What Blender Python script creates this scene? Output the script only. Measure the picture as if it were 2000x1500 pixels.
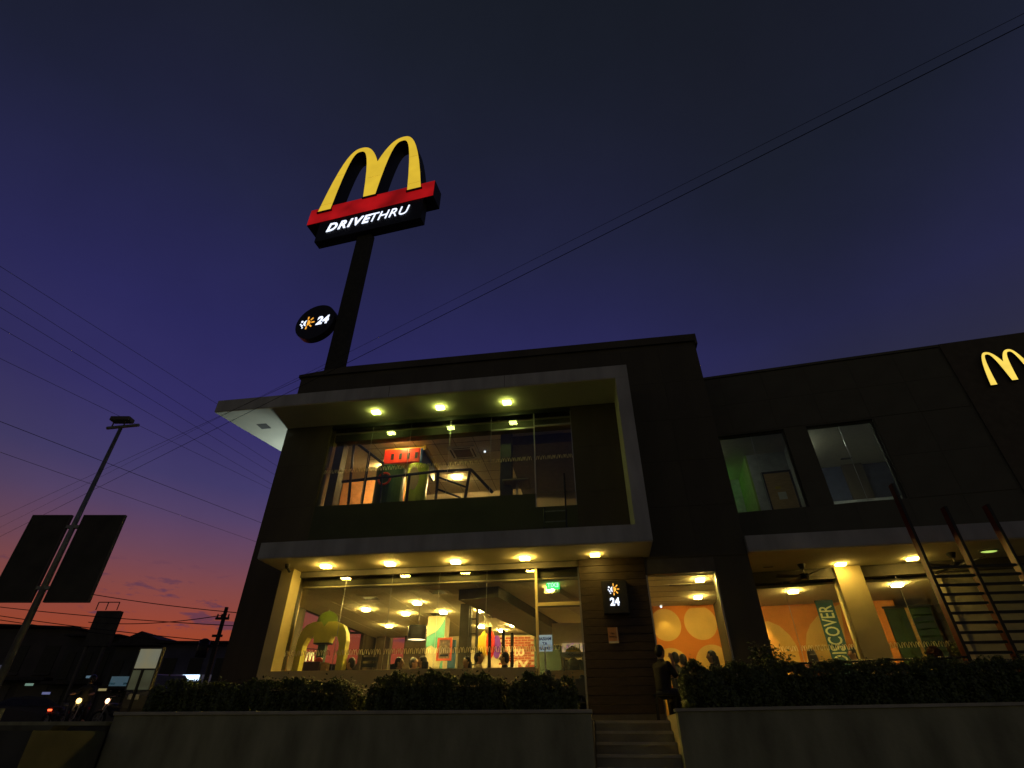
import bpy, bmesh, math, random
from mathutils import Vector, Matrix, geometry
import numpy as np
R = math.radians
for o in list(bpy.data.objects): bpy.data.objects.remove(o)
sc = bpy.context.scene
COL = sc.collection
random.seed(7); rng = np.random.default_rng(7)

# ------------------------------------------------------------------ camera
PITCH = 34.0; EYE = 1.5; FPX = 1011.1
cam = bpy.data.cameras.new("camera"); cam.sensor_fit = 'HORIZONTAL'; cam.sensor_width = 36; cam.lens = FPX/2000*36
cam.clip_start = 0.05; cam.clip_end = 3000
camo = bpy.data.objects.new("camera", cam); COL.objects.link(camo)
camo.location = (0, 0, EYE); camo.rotation_euler = (R(90+PITCH), 0, 0); sc.camera = camo

# ------------------------------------------------------------------ world: dusk sky
def srgb(r, g, b):
    f = lambda c: (c/255/12.92) if c/255 <= .04045 else ((c/255+.055)/1.055)**2.4
    return (f(r), f(g), f(b), 1)
world = bpy.data.worlds.new("World"); sc.world = world; world.use_nodes = True
nt = world.node_tree; nt.nodes.clear(); N = nt.nodes.new; L = nt.links.new
tc = N('ShaderNodeTexCoord'); sx = N('ShaderNodeSeparateXYZ'); L(tc.outputs['Generated'], sx.inputs[0])
def mth(op, a, b=None, c=None, tree=None):
    n = (tree or nt).nodes.new('ShaderNodeMath'); n.operation = op
    for i, v in enumerate((a, b, c)):
        if v is None: continue
        if isinstance(v, (int, float)): n.inputs[i].default_value = v
        else: (tree or nt).links.new(v, n.inputs[i])
    return n.outputs[0]
elev = mth('ARCSINE', sx.outputs['Z']); elev = mth('MULTIPLY', elev, 2/math.pi)       # 0 horizon .. 1 zenith
elev = mth('MAXIMUM', elev, 0.0)
def ramp(stops):
    r = N('ShaderNodeValToRGB'); r.color_ramp.interpolation = 'LINEAR'
    e = r.color_ramp.elements
    while len(e) > 1: e.remove(e[-1])
    e[0].position = stops[0][0]/90; e[0].color = srgb(*stops[0][1])
    for p, c in stops[1:]:
        n = e.new(p/90); n.color = srgb(*c)
    L(elev, r.inputs[0]); return r.outputs[0]
west = ramp([(0, (168, 60, 30)), (4, (164, 64, 36)), (7, (152, 67, 44)), (10.6, (130, 70, 68)), (13.6, (106, 69, 88)), (17, (82, 65, 102)), (20, (65, 58, 103)), (26, (51, 46, 100)), (34, (43, 41, 92)), (42, (38, 38, 79)), (48, (34, 36, 66)), (53, (31, 33, 58)), (58, (29, 32, 51)), (65, (26, 30, 43)), (71, (24, 28, 38)), (90, (20, 24, 31))])
east = ramp([(0, (84, 77, 54)), (10, (78, 72, 55)), (20, (60, 57, 56)), (28, (43, 43, 67)), (34, (38, 39, 71)), (42, (31, 34, 55)), (48, (27, 31, 46)), (58, (25, 28, 40)), (71, (22, 26, 34)), (90, (20, 24, 31))])
SUNAZ = R(-18)                                                     # where the sun went down
hl = mth('SQRT', mth('ADD', mth('MULTIPLY', sx.outputs['X'], sx.outputs['X']), mth('ADD', mth('MULTIPLY', sx.outputs['Y'], sx.outputs['Y']), 1e-6)))
dt = mth('DIVIDE', mth('ADD', mth('MULTIPLY', sx.outputs['X'], math.sin(SUNAZ)), mth('MULTIPLY', sx.outputs['Y'], math.cos(SUNAZ))), hl)
mr = N('ShaderNodeMapRange'); mr.interpolation_type = 'SMOOTHSTEP'; mr.inputs[1].default_value = 0.5; mr.inputs[2].default_value = 1.0; L(dt, mr.inputs[0])
mx = N('ShaderNodeMix'); mx.data_type = 'RGBA'; L(mr.outputs[0], mx.inputs[0]); L(east, mx.inputs[6]); L(west, mx.inputs[7])
# small dark evening clouds low over the sunset
mp = N('ShaderNodeMapping'); mp.inputs['Scale'].default_value = (7, 7, 30); L(tc.outputs['Generated'], mp.inputs[0])
nz = N('ShaderNodeTexNoise'); nz.inputs['Scale'].default_value = 2.2; nz.inputs['Detail'].default_value = 5; nz.inputs['Roughness'].default_value = .6; L(mp.outputs[0], nz.inputs['Vector'])
cr = N('ShaderNodeMapRange'); cr.inputs[1].default_value = .565; cr.inputs[2].default_value = .64; L(nz.outputs[0], cr.inputs[0])
b1 = N('ShaderNodeMapRange'); b1.interpolation_type = 'SMOOTHSTEP'; b1.inputs[1].default_value = .06; b1.inputs[2].default_value = .09; L(elev, b1.inputs[0])
b2 = N('ShaderNodeMapRange'); b2.interpolation_type = 'SMOOTHSTEP'; b2.inputs[1].default_value = .155; b2.inputs[2].default_value = .11; L(elev, b2.inputs[0])
cf = mth('MULTIPLY', mth('MULTIPLY', cr.outputs[0], b1.outputs[0]), mth('MULTIPLY', b2.outputs[0], .7))
mc = N('ShaderNodeMix'); mc.data_type = 'RGBA'; L(cf, mc.inputs[0]); L(mx.outputs[2], mc.inputs[6]); mc.inputs[7].default_value = srgb(78, 52, 78)
hz = N('ShaderNodeTexNoise'); hz.inputs['Scale'].default_value = 2.6; hz.inputs['Detail'].default_value = 7; hz.inputs['Roughness'].default_value = .6; L(tc.outputs['Generated'], hz.inputs['Vector'])
hm = N('ShaderNodeMapRange'); hm.inputs[1].default_value = .3; hm.inputs[2].default_value = .7; hm.inputs[3].default_value = .91; hm.inputs[4].default_value = 1.08; L(hz.outputs[0], hm.inputs[0])
bg = N('ShaderNodeBackground'); L(hm.outputs[0], bg.inputs[1]); L(mc.outputs[2], bg.inputs[0])
wo = N('ShaderNodeOutputWorld'); L(bg.outputs[0], wo.inputs[0])

# ------------------------------------------------------------------ exposure / render
sc.view_settings.view_transform = 'Standard'; sc.view_settings.look = 'None'
sc.view_settings.exposure = 0; sc.view_settings.gamma = 1; sc.view_settings.use_curve_mapping = False
cy = sc.cycles
cy.use_denoising = True; cy.denoiser = 'OPENIMAGEDENOISE'
cy.max_bounces = 8; cy.diffuse_bounces = 4; cy.glossy_bounces = 4; cy.transparent_max_bounces = 16; cy.transmission_bounces = 4
cy.sample_clamp_indirect = 4; cy.caustics_reflective = False; cy.caustics_refractive = False
cy.use_light_tree = True

# ------------------------------------------------------------------ plan frames (facade directions of the place)
CT, ST = math.cos(R(PITCH)), math.sin(R(PITCH))
def ray(px, py):
    u = (px-1000)/FPX; v = (750-py)/FPX
    return Vector((u, CT-v*ST, ST+v*CT))
EYEV = Vector((0, 0, EYE))
class Frame:
    def __init__(s, x, y, deg):
        a = R(deg); s.a = a; s.o = Vector((x, y, 0)); s.r = Vector((math.cos(a), -math.sin(a), 0)); s.n = Vector((math.sin(a), math.cos(a), 0))
    def P(s, x, y, z): return s.o+s.r*x+s.n*y+Vector((0, 0, z))
    def at(s, px, py, d):
        r = ray(px, py); t = (d-(EYEV-s.o).dot(s.n))/r.dot(s.n); p = EYEV+t*r
        return (p-s.o).dot(s.r), p.z
    def onz(s, px, py, z):
        p = onz(px, py, z); return (p-s.o).dot(s.r), (p-s.o).dot(s.n)
def onz(px, py, z):
    r = ray(px, py); return EYEV+r*((z-EYE)/r.z)
def atD(px, py, D):
    r = ray(px, py); return EYEV+r*(D/r.y)
M = Frame(0, 11, 8.8)
wo_ = M.P(5.0, 2.95, 0)
W = Frame(wo_.x, wo_.y, 15.0)
SG = Frame(-7.1, 17, 15.0)
G0 = Frame(0, 0, 0)
ZP = 1.66                                                           # raised terrace level

# ------------------------------------------------------------------ helpers
MATS = {}
def mat(name, col, rough=.6, metal=0., var=.12, vscale=6., bump=0., bscale=40., spec=.4, streak=0.):
    if name in MATS: return MATS[name]
    m = bpy.data.materials.new(name); m.use_nodes = True; t = m.node_tree; b = t.nodes['Principled BSDF']
    b.inputs['Roughness'].default_value = rough; b.inputs['Metallic'].default_value = metal
    b.inputs['Specular IOR Level'].default_value = spec
    c = t.nodes.new('ShaderNodeTexCoord'); n = t.nodes.new('ShaderNodeTexNoise'); n.inputs['Scale'].default_value = vscale; n.inputs['Detail'].default_value = 6
    vec = c.outputs['Object']
    if streak:
        mp = t.nodes.new('ShaderNodeMapping'); mp.inputs['Scale'].default_value = (1, 1, streak); t.links.new(vec, mp.inputs[0]); vec2 = mp.outputs[0]
    else: vec2 = vec
    t.links.new(vec2, n.inputs['Vector'])
    r = t.nodes.new('ShaderNodeValToRGB'); e = r.color_ramp.elements
    e[0].position = .3; e[1].position = .72
    e[0].color = (*[max(0, x*(1-var*1.6)) for x in col[:3]], 1); e[1].color = (*[min(1, x*(1+var)) for x in col[:3]], 1)
    t.links.new(n.outputs[0], r.inputs[0]); t.links.new(r.outputs[0], b.inputs['Base Color'])
    if bump:
        n2 = t.nodes.new('ShaderNodeTexNoise'); n2.inputs['Scale'].default_value = bscale; n2.inputs['Detail'].default_value = 4; t.links.new(vec, n2.inputs['Vector'])
        bp = t.nodes.new('ShaderNodeBump'); bp.inputs['Strength'].default_value = bump; bp.inputs['Distance'].default_value = .02
        t.links.new(n2.outputs[0], bp.inputs['Height']); t.links.new(bp.outputs[0], b.inputs['Normal'])
    MATS[name] = m; return m
def emit(name, col, strength, base=(.8, .8, .8), spread=(.9, 1.1), nscale=3):
    if name in MATS: return MATS[name]
    m = bpy.data.materials.new(name); m.use_nodes = True; t = m.node_tree; b = t.nodes['Principled BSDF']
    b.inputs['Base Color'].default_value = (*base, 1); b.inputs['Roughness'].default_value = .4
    n = t.nodes.new('ShaderNodeTexNoise'); n.inputs['Scale'].default_value = nscale
    c = t.nodes.new('ShaderNodeTexCoord'); t.links.new(c.outputs['Object'], n.inputs['Vector'])
    r = t.nodes.new('ShaderNodeMapRange'); r.inputs[1].default_value = .3; r.inputs[2].default_value = .7; r.inputs[3].default_value = strength*spread[0]; r.inputs[4].default_value = strength*spread[1]; t.links.new(n.outputs[0], r.inputs[0])
    b.inputs['Emission Color'].default_value = (*col[:3], 1); t.links.new(r.outputs[0], b.inputs['Emission Strength'])
    MATS[name] = m; return m
def glassmat(name, tint=(.95, .97, .95), ior=1.52, gain=1.0):
    if name in MATS: return MATS[name]
    m = bpy.data.materials.new(name); m.use_nodes = True; t = m.node_tree; t.nodes.clear()
    o = t.nodes.new('ShaderNodeOutputMaterial'); tr = t.nodes.new('ShaderNodeBsdfTransparent'); tr.inputs[0].default_value = (*tint, 1)
    g = t.nodes.new('ShaderNodeBsdfGlossy'); g.inputs['Roughness'].default_value = .01; g.inputs[0].default_value = (.95, .95, .95, 1)
    f = t.nodes.new('ShaderNodeFresnel'); f.inputs[0].default_value = ior
    k = t.nodes.new('ShaderNodeMath'); k.operation = 'MULTIPLY'; k.inputs[1].default_value = gain; k.use_clamp = True; t.links.new(f.outputs[0], k.inputs[0])
    # clear and glossy shaders mixed by Fresnel
    x = t.nodes.new('ShaderNodeMixShader'); t.links.new(k.outputs[0], x.inputs[0]); t.links.new(tr.outputs[0], x.inputs[1]); t.links.new(g.outputs[0], x.inputs[2])
    t.links.new(x.outputs[0], o.inputs[0]); MATS[name] = m; return m

class MB:
    """collects geometry for ONE mesh object"""
    def __init__(s): s.v = []; s.f = []; s.mi = []; s.smooth = False
    def add(s, vs, fs, mi=0):
        b = len(s.v); s.v += [tuple(v) for v in vs]; s.f += [tuple(i+b for i in f) for f in fs]; s.mi += [mi]*len(fs); return s
    def box(s, x0, x1, y0, y1, z0, z1, mi=0):
        return s.add([(x0,y0,z0),(x1,y0,z0),(x1,y1,z0),(x0,y1,z0),(x0,y0,z1),(x1,y0,z1),(x1,y1,z1),(x0,y1,z1)],
                     [(0,3,2,1),(4,5,6,7),(0,1,5,4),(1,2,6,5),(2,3,7,6),(3,0,4,7)], mi)
    def bbox(s, x0, x1, y0, y1, z0, z1, b=.01, mi=0):
        """box with chamfered edges"""
        bm = bmesh.new(); bmesh.ops.create_cube(bm, size=1)
        for v in bm.verts: v.co = Vector(((x0+x1)/2+v.co.x*(x1-x0), (y0+y1)/2+v.co.y*(y1-y0), (z0+z1)/2+v.co.z*(z1-z0)))
        bmesh.ops.bevel(bm, geom=list(bm.edges), offset=b, segments=2, affect='EDGES', profile=.6)
        bm.verts.index_update(); s.add([v.co[:] for v in bm.verts], [[v.index for v in f.verts] for f in bm.faces], mi); bm.free(); return s
    def tube(s, p0, p1, r0, r1=None, seg=10, caps=True, mi=0):
        r1 = r0 if r1 is None else r1; p0 = Vector(p0); p1 = Vector(p1); ax = (p1-p0)
        if ax.length < 1e-6: return s
        ax.normalize(); u = ax.orthogonal().normalized(); w = ax.cross(u)
        vs = [p0+(u*math.cos(2*math.pi*i/seg)+w*math.sin(2*math.pi*i/seg))*r0 for i in range(seg)]+[p1+(u*math.cos(2*math.pi*i/seg)+w*math.sin(2*math.pi*i/seg))*r1 for i in range(seg)]
        fs = [(i, (i+1) % seg, seg+(i+1) % seg, seg+i) for i in range(seg)]
        if caps: fs += [tuple(range(seg-1, -1, -1)), tuple(range(seg, 2*seg))]
        return s.add(vs, fs, mi)
    def path(s, pts, r, seg=8, mi=0):
        for a, b in zip(pts[:-1], pts[1:]): s.tube(a, b, r, r, seg, True, mi)
        return s
    def ball(s, c, r, seg=12, rings=8, mi=0):
        rx, ry, rz = r if isinstance(r, (tuple, list)) else (r, r, r)
        vs = [(c[0], c[1], c[2]+rz)]
        for i in range(1, rings):
            a = math.pi*i/rings
            for j in range(seg):
                b = 2*math.pi*j/seg; vs.append((c[0]+rx*math.sin(a)*math.cos(b), c[1]+ry*math.sin(a)*math.sin(b), c[2]+rz*math.cos(a)))
        vs.append((c[0], c[1], c[2]-rz)); fs = [(0, 1+j, 1+(j+1) % seg) for j in range(seg)]
        for i in range(rings-2):
            for j in range(seg): a = 1+i*seg; fs.append((a+j, a+seg+j, a+seg+(j+1) % seg, a+(j+1) % seg))
        a = 1+(rings-2)*seg; fs += [(a+j, len(vs)-1, a+(j+1) % seg) for j in range(seg)]
        return s.add(vs, fs, mi)
    def torus(s, c, R_, r, axis='x', seg=24, seg2=8, mi=0):
        vs = []; fs = []
        for i in range(seg):
            a = 2*math.pi*i/seg
            for j in range(seg2):
                b = 2*math.pi*j/seg2; q = R_+r*math.cos(b); h = r*math.sin(b)
                p = (h, q*math.cos(a), q*math.sin(a)) if axis == 'x' else (q*math.cos(a), q*math.sin(a), h) if axis == 'z' else (q*math.cos(a), h, q*math.sin(a))
                vs.append((c[0]+p[0], c[1]+p[1], c[2]+p[2])); fs.append((i*seg2+j, ((i+1) % seg)*seg2+j, ((i+1) % seg)*seg2+(j+1) % seg2, i*seg2+(j+1) % seg2))
        return s.add(vs, fs, mi)
    def prism(s, poly, z0, z1, mi=0, mside=None, plane='xy', mback=None):
        """extrude a 2-D polygon; plane 'xy': (x,y)->z0..z1 ; 'xz': (x,z) -> y=z0 (front) .. z1 (back)"""
        n = len(poly); mside = mi if mside is None else mside; mback = mside if mback is None else mback
        tri = geometry.tessellate_polygon([[Vector((p[0], p[1], 0)) for p in poly]])
        mk = (lambda p, h: (p[0], p[1], h)) if plane == 'xy' else (lambda p, h: (p[0], h, p[1]))
        vs = [mk(p, z0) for p in poly]+[mk(p, z1) for p in poly]
        s.add(vs, [tuple(t) for t in tri], mi); b = len(s.v)-2*n
        for t in tri: s.f.append(tuple(b+n+i for i in reversed(t))); s.mi.append(mback)
        for i in range(n): s.f.append((b+i, b+(i+1) % n, b+n+(i+1) % n, b+n+i)); s.mi.append(mside)
        return s
    def mesh(s, name):
        me = bpy.data.meshes.new(name); me.from_pydata(s.v, [], s.f); me.polygons.foreach_set('material_index', s.mi)
        if s.smooth: me.polygons.foreach_set('use_smooth', [True]*len(s.f))
        me.update(); return me
    def build(s, name, mats, parent=None, loc=None, rz=None):
        me = s.mesh(name); bm = bmesh.new(); bm.from_mesh(me); bmesh.ops.recalc_face_normals(bm, faces=bm.faces); bm.to_mesh(me); bm.free()
        for m in (mats if isinstance(mats, (list, tuple)) else [mats]): me.materials.append(m)
        return link(name, me, parent, loc, rz)
def link(name, data, parent=None, loc=None, rz=None):
    o = bpy.data.objects.new(name, data); COL.objects.link(o)
    if parent: o.parent = parent
    if loc is not None: o.location = loc
    if rz is not None: o.rotation_euler = (0, 0, rz)
    return o
def tag(o, label, cat, group=None, kind=None):
    if label: o['label'] = label
    if cat: o['category'] = cat
    if group: o['group'] = group
    if kind: o['kind'] = kind
    return o
def thing(name, label, cat, loc=(0, 0, 0), rz=0, group=None):
    o = link(name, None, None, loc, rz); o.empty_display_size = .2; return tag(o, label, cat, group)
def struct(name, mb, m, loc=None, rz=None):
    o = mb.build(name, m, None, loc, rz); o['kind'] = 'structure'; return o
def box(name, m, parent, *b, bev=0, **k):
    q = MB(); (q.bbox(*b, b=bev) if bev else q.box(*b)); return q.build(name, m, parent, **k)
def text(name, body, size, m, parent, loc, rot=(R(90), 0, 0), bold=0., shear=0., ext=.004, align='CENTER', sx=1., spacing=1.):
    cu = bpy.data.curves.new(name, 'FONT'); cu.body = body; cu.size = size; cu.extrude = ext; cu.offset = bold; cu.shear = shear; cu.align_x = align; cu.space_character = spacing; cu.resolution_u = 3
    t = bpy.data.objects.new(name, cu); COL.objects.link(t); dg = bpy.context.evaluated_depsgraph_get()
    me = bpy.data.meshes.new_from_object(t.evaluated_get(dg)); bpy.data.objects.remove(t); bpy.data.curves.remove(cu)
    me.materials.clear(); me.materials.append(m); me.name = name
    o = link(name, me, parent, loc); o.rotation_euler = rot; o.scale = (sx, 1, 1); return o
def copy_tree(o, parent=None):
    c = o.copy(); COL.objects.link(c); c.parent = parent
    for ch in list(o.children): copy_tree(ch, c)
    return c
def lamp(parent, loc, power, col, radius=.05, spot=None):
    l = bpy.data.lights.new('bulb', 'SPOT' if spot else 'POINT'); l.energy = power; l.color = col; l.shadow_soft_size = radius
    if spot: l.spot_size = R(spot[0]); l.spot_blend = spot[1]
    o = link('bulb', l, parent, loc); return o
def arches(n=14):
    """outline of a two-arched letter, half width 1, height 1.77"""
    A = .45; left_out = []; left_in = []
    for i in range(n+1):
        u = i/n; x = -1+.55*math.sin(u*math.pi/2)**1.0
        xi = (x+A)/.55; left_out.append((x, 1.77*max(0, 1-abs(xi)**2.5)))
    for i in range(1, n+1):
        x = -A+A*i/n; left_out.append((x, 1.77*(1-(abs((x+A)/.70))**2.35)))
    for i in range(n+1):
        u = i/n; x = -.12-.33*math.sin(u*math.pi/2)
        xi = (x+A)/.33; left_in.append((x, .12+1.52*max(0, 1-abs(xi)**2.9)))
    for i in range(1, n+1):
        u = 1-i/n; x = -.745+.295*math.sin(u*math.pi/2); xi = (x+A)/.295; left_in.append((x, 1.64*max(0, 1-abs(xi)**2.9)))
    right_out = [(-x, z) for x, z in reversed(left_out[:-1])]; right_in = [(-x, z) for x, z in reversed(left_in)]
    return left_out+right_out+right_in+left_in
ARCH = arches(); ARCH_S = arches(4)
def arch_poly(cx, z0, half, src=None): return [(cx+x*half, z0+z*half) for x, z in (src or ARCH)]

# ------------------------------------------------------------------ materials
m_asphalt = mat('asphalt', (.05, .05, .05), .9, var=.3, vscale=3, bump=.4, bscale=60)
m_terrace = mat('terrace_concrete', (.36, .34, .24), .85, var=.2, vscale=2, bump=.2)
m_conc = mat('rendered_wall', (.43, .43, .26), .9, var=.24, vscale=2.4, bump=.3, bscale=24, streak=.35)
m_cap = mat('planter_cap', (.55, .52, .38), .8, var=.15, vscale=3, bump=.1)
m_white = mat('white_fascia', (.60, .60, .55), .7, var=.16, vscale=2.2, streak=.25, bump=.05)
m_soffit = mat('soffit_paint', (.72, .66, .48), .8, var=.05, vscale=1.5)
m_dark = mat('dark_cladding', (.105, .094, .058), .7, var=.14, vscale=1.2, bump=.08, streak=.3)
m_brown = mat('brown_cladding', (.105, .08, .05), .65, var=.16, vscale=1.4, bump=.06, streak=.2)
m_spandrel = mat('spandrel', (.07, .07, .036), .6, var=.15, vscale=1.2)
m_plank = mat('timber_plank', (.055, .038, .022), .55, var=.3, vscale=5, streak=9, bump=.1)
m_olive = mat('sill_render', (.62, .52, .27), .8, var=.08, vscale=2)
m_alu = mat('aluminium', (.45, .45, .42), .35, .8, var=.05)
m_black = mat('black_paint', (.02, .02, .02), .45, var=.2)
m_blackgl = mat('black_gloss', (.03, .03, .032), .25, var=.2)
m_wing = mat('wing_cladding', (.135, .13, .085), .7, var=.12, vscale=1.1, bump=.06)
m_wallint = mat('interior_wall', (.60, .52, .38), .8, var=.05, vscale=2)
m_ceil = mat('ceiling_tile', (.72, .64, .46), .85, var=.05, vscale=9, bump=.1, bscale=90)
m_floor = mat('floor_tile', (.66, .58, .44), .35, var=.1, vscale=4)
m_grey = mat('grey_bulkhead', (.13, .12, .10), .7, var=.1)
m_steel = mat('galvanised_steel', (.30, .31, .29), .5, .6, var=.15)
m_red = mat('red_steel', (.17, .022, .009), .45, var=.1)
m_orange = mat('orange_wall', (.80, .26, .03), .75, var=.05, vscale=2)
m_cream = mat('cream_paint', (.85, .56, .17), .75, var=.05, vscale=3)
m_teal = mat('teal_paint', (.09, .33, .28), .7, var=.06)
m_mural = mat('mural_cream', (.52, .45, .28), .75, var=.05)
m_greenp = mat('green_plastic', (.36, .50, .05), .35, var=.06)
m_yellowp = mat('yellow_plastic', (.62, .42, .035), .35, var=.05)
m_redp = mat('red_plastic', (.70, .04, .02), .35, var=.05)
m_bluep = mat('blue_plastic', (.03, .08, .30), .35, var=.05)
m_navy = mat('navy_rail', (.03, .04, .08), .3, var=.1)
m_purple = mat('purple_print', (.22, .05, .60), .4, var=.08)
m_brick = mat('red_brick', (.42, .10, .05), .85, var=.3, vscale=14, bump=.3)
m_mortar = mat('mortar', (.68, .55, .42), .9, var=.1, vscale=10)
m_chalk = mat('white_lettering', (.72, .68, .56), .7, var=.05)
m_wood = mat('light_wood', (.55, .34, .13), .45, var=.15, streak=6)
m_rubber = mat('rubber', (.02, .02, .02), .8, var=.2)
m_glass = glassmat('window_glass', gain=.8)
m_glassw = glassmat('wing_glass', tint=(.93, .95, .93), gain=.8)
m_glassc = glassmat('clear_glass', tint=(.97, .96, .95), gain=.12)
def decal_mat():
    m = mat('frosted_print', (.92, .85, .60), .6, var=.03); t = m.node_tree; b = t.nodes['Principled BSDF']; tr = t.nodes.new('ShaderNodeBsdfTranslucent'); tr.inputs[0].default_value = (.92, .85, .6, 1)
    x = t.nodes.new('ShaderNodeMixShader'); x.inputs[0].default_value = .6; t.links.new(b.outputs[0], x.inputs[1]); t.links.new(tr.outputs[0], x.inputs[2]); t.links.new(x.outputs[0], t.nodes['Material Output'].inputs[0]); return m
m_decal = decal_mat()
e_white = emit('lamp_white', (1, .93, .80), 16)
e_warm = emit('lamp_warm', (1, .86, .62), 16)
e_green = emit('lamp_greenish', (.98, 1, .62), 16)
e_exit = emit('exit_green', (.02, .75, .12), 1.9, (.05, .3, .08))
e_yel = emit('sign_yellow', (.80, .53, .035), .85, (.8, .6, .1), (.92, 1.08), .9)
e_red = emit('sign_red', (.50, .006, .008), .62, (.5, .03, .02), (.45, 1.5), .55)
e_signw = emit('sign_white', (.75, .82, 1), 1.6)
e_sun = emit('sign_sun', (1, .42, .03), 1.1)

ROOT = {}
# ------------------------------------------------------------------ the ground
g = MB(); g.box(-400, 400, -60, 8.9, -.5, 0); struct('street', g, m_asphalt)
def plan(mb, poly, z0, z1): mb.prism(poly, z0, z1); return mb
g = MB()
A = M.P(-60, -1.95, 0); B = M.P(1.47, -1.95, 0); Cc = M.P(1.47, -.56, 0); Dd = M.P(2.68, -.56, 0); Ee = M.P(2.68, -1.95, 0); Ff = M.P(80, -1.95, 0)
g.prism([A[:2], B[:2], Cc[:2], Dd[:2], Ee[:2], Ff[:2], (700, 700), (-700, 700)], -.5, ZP); struct('terrace_ground', g, m_terrace)

# planter walls + front steps
pw = thing('planter_wall', 'long low rendered planter wall left of the front steps', 'wall', M.P(-6.2, -2.0, 0), -M.a)
box('wall_face', m_conc, pw, 0, 7.66, -.02, .22, 0, 1.735, bev=.012)
box('coping', m_cap, pw, -.02, 7.675, -.04, .24, 1.737, 1.785, bev=.01)
box('soil_bed', mat('soil', (.05, .035, .02), .95, var=.3), pw, .05, 7.6, .235, 2.6, 1.5, 1.74)
pw = thing('planter_wall', 'long low rendered planter wall right of the front steps', 'wall', M.P(2.66, -2.0, 0), -M.a)
q = MB(); q.add([(0,-.02,0),(9,-.02,0),(9,.22,0),(0,.22,0),(0,-.02,1.75),(9,-.02,1.85),(9,.22,1.85),(0,.22,1.75)], [(0,3,2,1),(4,5,6,7),(0,1,5,4),(1,2,6,5),(2,3,7,6),(3,0,4,7)]); q.build('wall_face', m_conc, pw)
q = MB(); q.add([(-.02,-.04,1.752),(9,-.04,1.852),(9,.24,1.852),(-.02,.24,1.752),(-.02,-.04,1.79),(9,-.04,1.89),(9,.24,1.89),(-.02,.24,1.79)], [(0,3,2,1),(4,5,6,7),(0,1,5,4),(1,2,6,5),(2,3,7,6),(3,0,4,7)]); q.build('coping', m_cap, pw)
box('return_wall', m_olive, pw, 0, .2, .245, 1.5, 0, 1.74, bev=.01)
box('soil_bed', MATS['soil'], pw, .24, 9, .245, 1.7, 1.5, 1.73)
st = thing('front_steps', 'concrete front steps between the two planter walls', 'steps', M.P(1.48, -.55, 0), -M.a)
for k in range(12):
    z = ZP-k*.1383
    box('step', m_terrace, st, 0.004, 1.175, -.3*k-.3 if k else -.31, -.3*k+.02 if k else .35, max(z-.14, -.05), z-.004*(k == 0)+.002, bev=.008)
    box('nosing', m_cap, st, .006, 1.17, -.3*k-.315 if k else -.326, -.3*k-.27 if k else -.285, z-.03, z+.008)
# retaining wall and side steps at far left
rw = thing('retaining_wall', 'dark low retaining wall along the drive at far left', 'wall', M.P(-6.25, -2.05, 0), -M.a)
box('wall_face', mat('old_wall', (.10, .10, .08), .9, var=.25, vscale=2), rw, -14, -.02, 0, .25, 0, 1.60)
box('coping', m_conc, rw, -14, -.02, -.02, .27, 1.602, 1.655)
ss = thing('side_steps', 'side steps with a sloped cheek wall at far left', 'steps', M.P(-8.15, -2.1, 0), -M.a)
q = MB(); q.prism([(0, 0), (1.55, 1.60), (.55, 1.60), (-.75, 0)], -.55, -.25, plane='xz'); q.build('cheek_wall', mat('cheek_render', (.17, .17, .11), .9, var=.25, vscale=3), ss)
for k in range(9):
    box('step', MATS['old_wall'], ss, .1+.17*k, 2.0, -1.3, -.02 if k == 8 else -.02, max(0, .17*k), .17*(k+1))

# ------------------------------------------------------------------ main restaurant block
rb = thing('restaurant_building', 'dark two-storey restaurant block with white projecting frame and lit glass fronts', 'building', M.o, -M.a); ROOT['rb'] = rb
D0, D1 = 1.17, 1.42
def part(name, m, *b, bev=0, parent=None): return box(name, m, parent or rb, *b, bev=bev)
# shell
part('front_wall', m_brown, -6.78, -5.38, D0, D1, 1.5, 8.84)
part('front_wall', m_dark, -6.78, -5.38, D0+.004, D1, 8.842, 10.62)
part('front_wall', m_spandrel, -5.378, 1.40, D0, D1, 4.75, 6.05)
part('spandrel_panel', m_spandrel, -5.378, .40, D0, D1, 6.052, 6.40)
part('front_wall', m_dark, -5.378, 1.40, D0, D1, 8.80, 10.62)
part('front_wall', m_brown, 1.402, 2.60, D0, D1, 4.76, 8.83)
part('front_wall', m_dark, 1.402, 2.78, D0+.004, D1, 8.832, 10.62)
part('front_wall', m_dark, 2.602, 5.0, D0+.002, D1, 4.70, 10.618)
part('front_pier', m_dark, 4.27, 5.0, D0+.002, D1+.2, 1.5, 4.698)
q = MB(); q.prism([(-6.78, 10.622), (5.0, 10.622), (5.0, 10.5), (5.06, 10.5), (5.06, 10.86), (-5.35, 10.86), (-6.84, 10.70), (-6.84, 10.6), (-6.78, 10.6)], D0-.06, D1+.1, plane='xz'); q.build('parapet_coping', m_dark, rb)
sw = MB(); sw.box(-6.78, -6.55, D1+.002, 9.5, 4.45, 10.6); sw.box(-6.78, -6.55, D1+.002, 3.9, 1.5, 4.448); sw.box(-6.78, -6.55, 8.45, 9.5, 1.5, 4.448); sw.box(-6.78, -6.55, 3.902, 8.448, 1.5, 2.6)
sw.build('side_wall', m_brown, rb)
part('side_wall', m_dark, 4.78, 5.0, D1+.202, 9.5, 1.5, 10.6)
bw = MB(); bw.box(-6.548, 4.778, 9.3, 9.5, 4.45, 10.6); bw.box(-6.548, -5.95, 9.3, 9.5, 1.5, 4.448); bw.box(-5.3, 4.778, 9.3, 9.5, 1.5, 4.448); bw.box(-5.948, -5.302, 9.3, 9.5, 1.5, 2.6)
bw.build('back_wall', m_wallint, rb)
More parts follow.
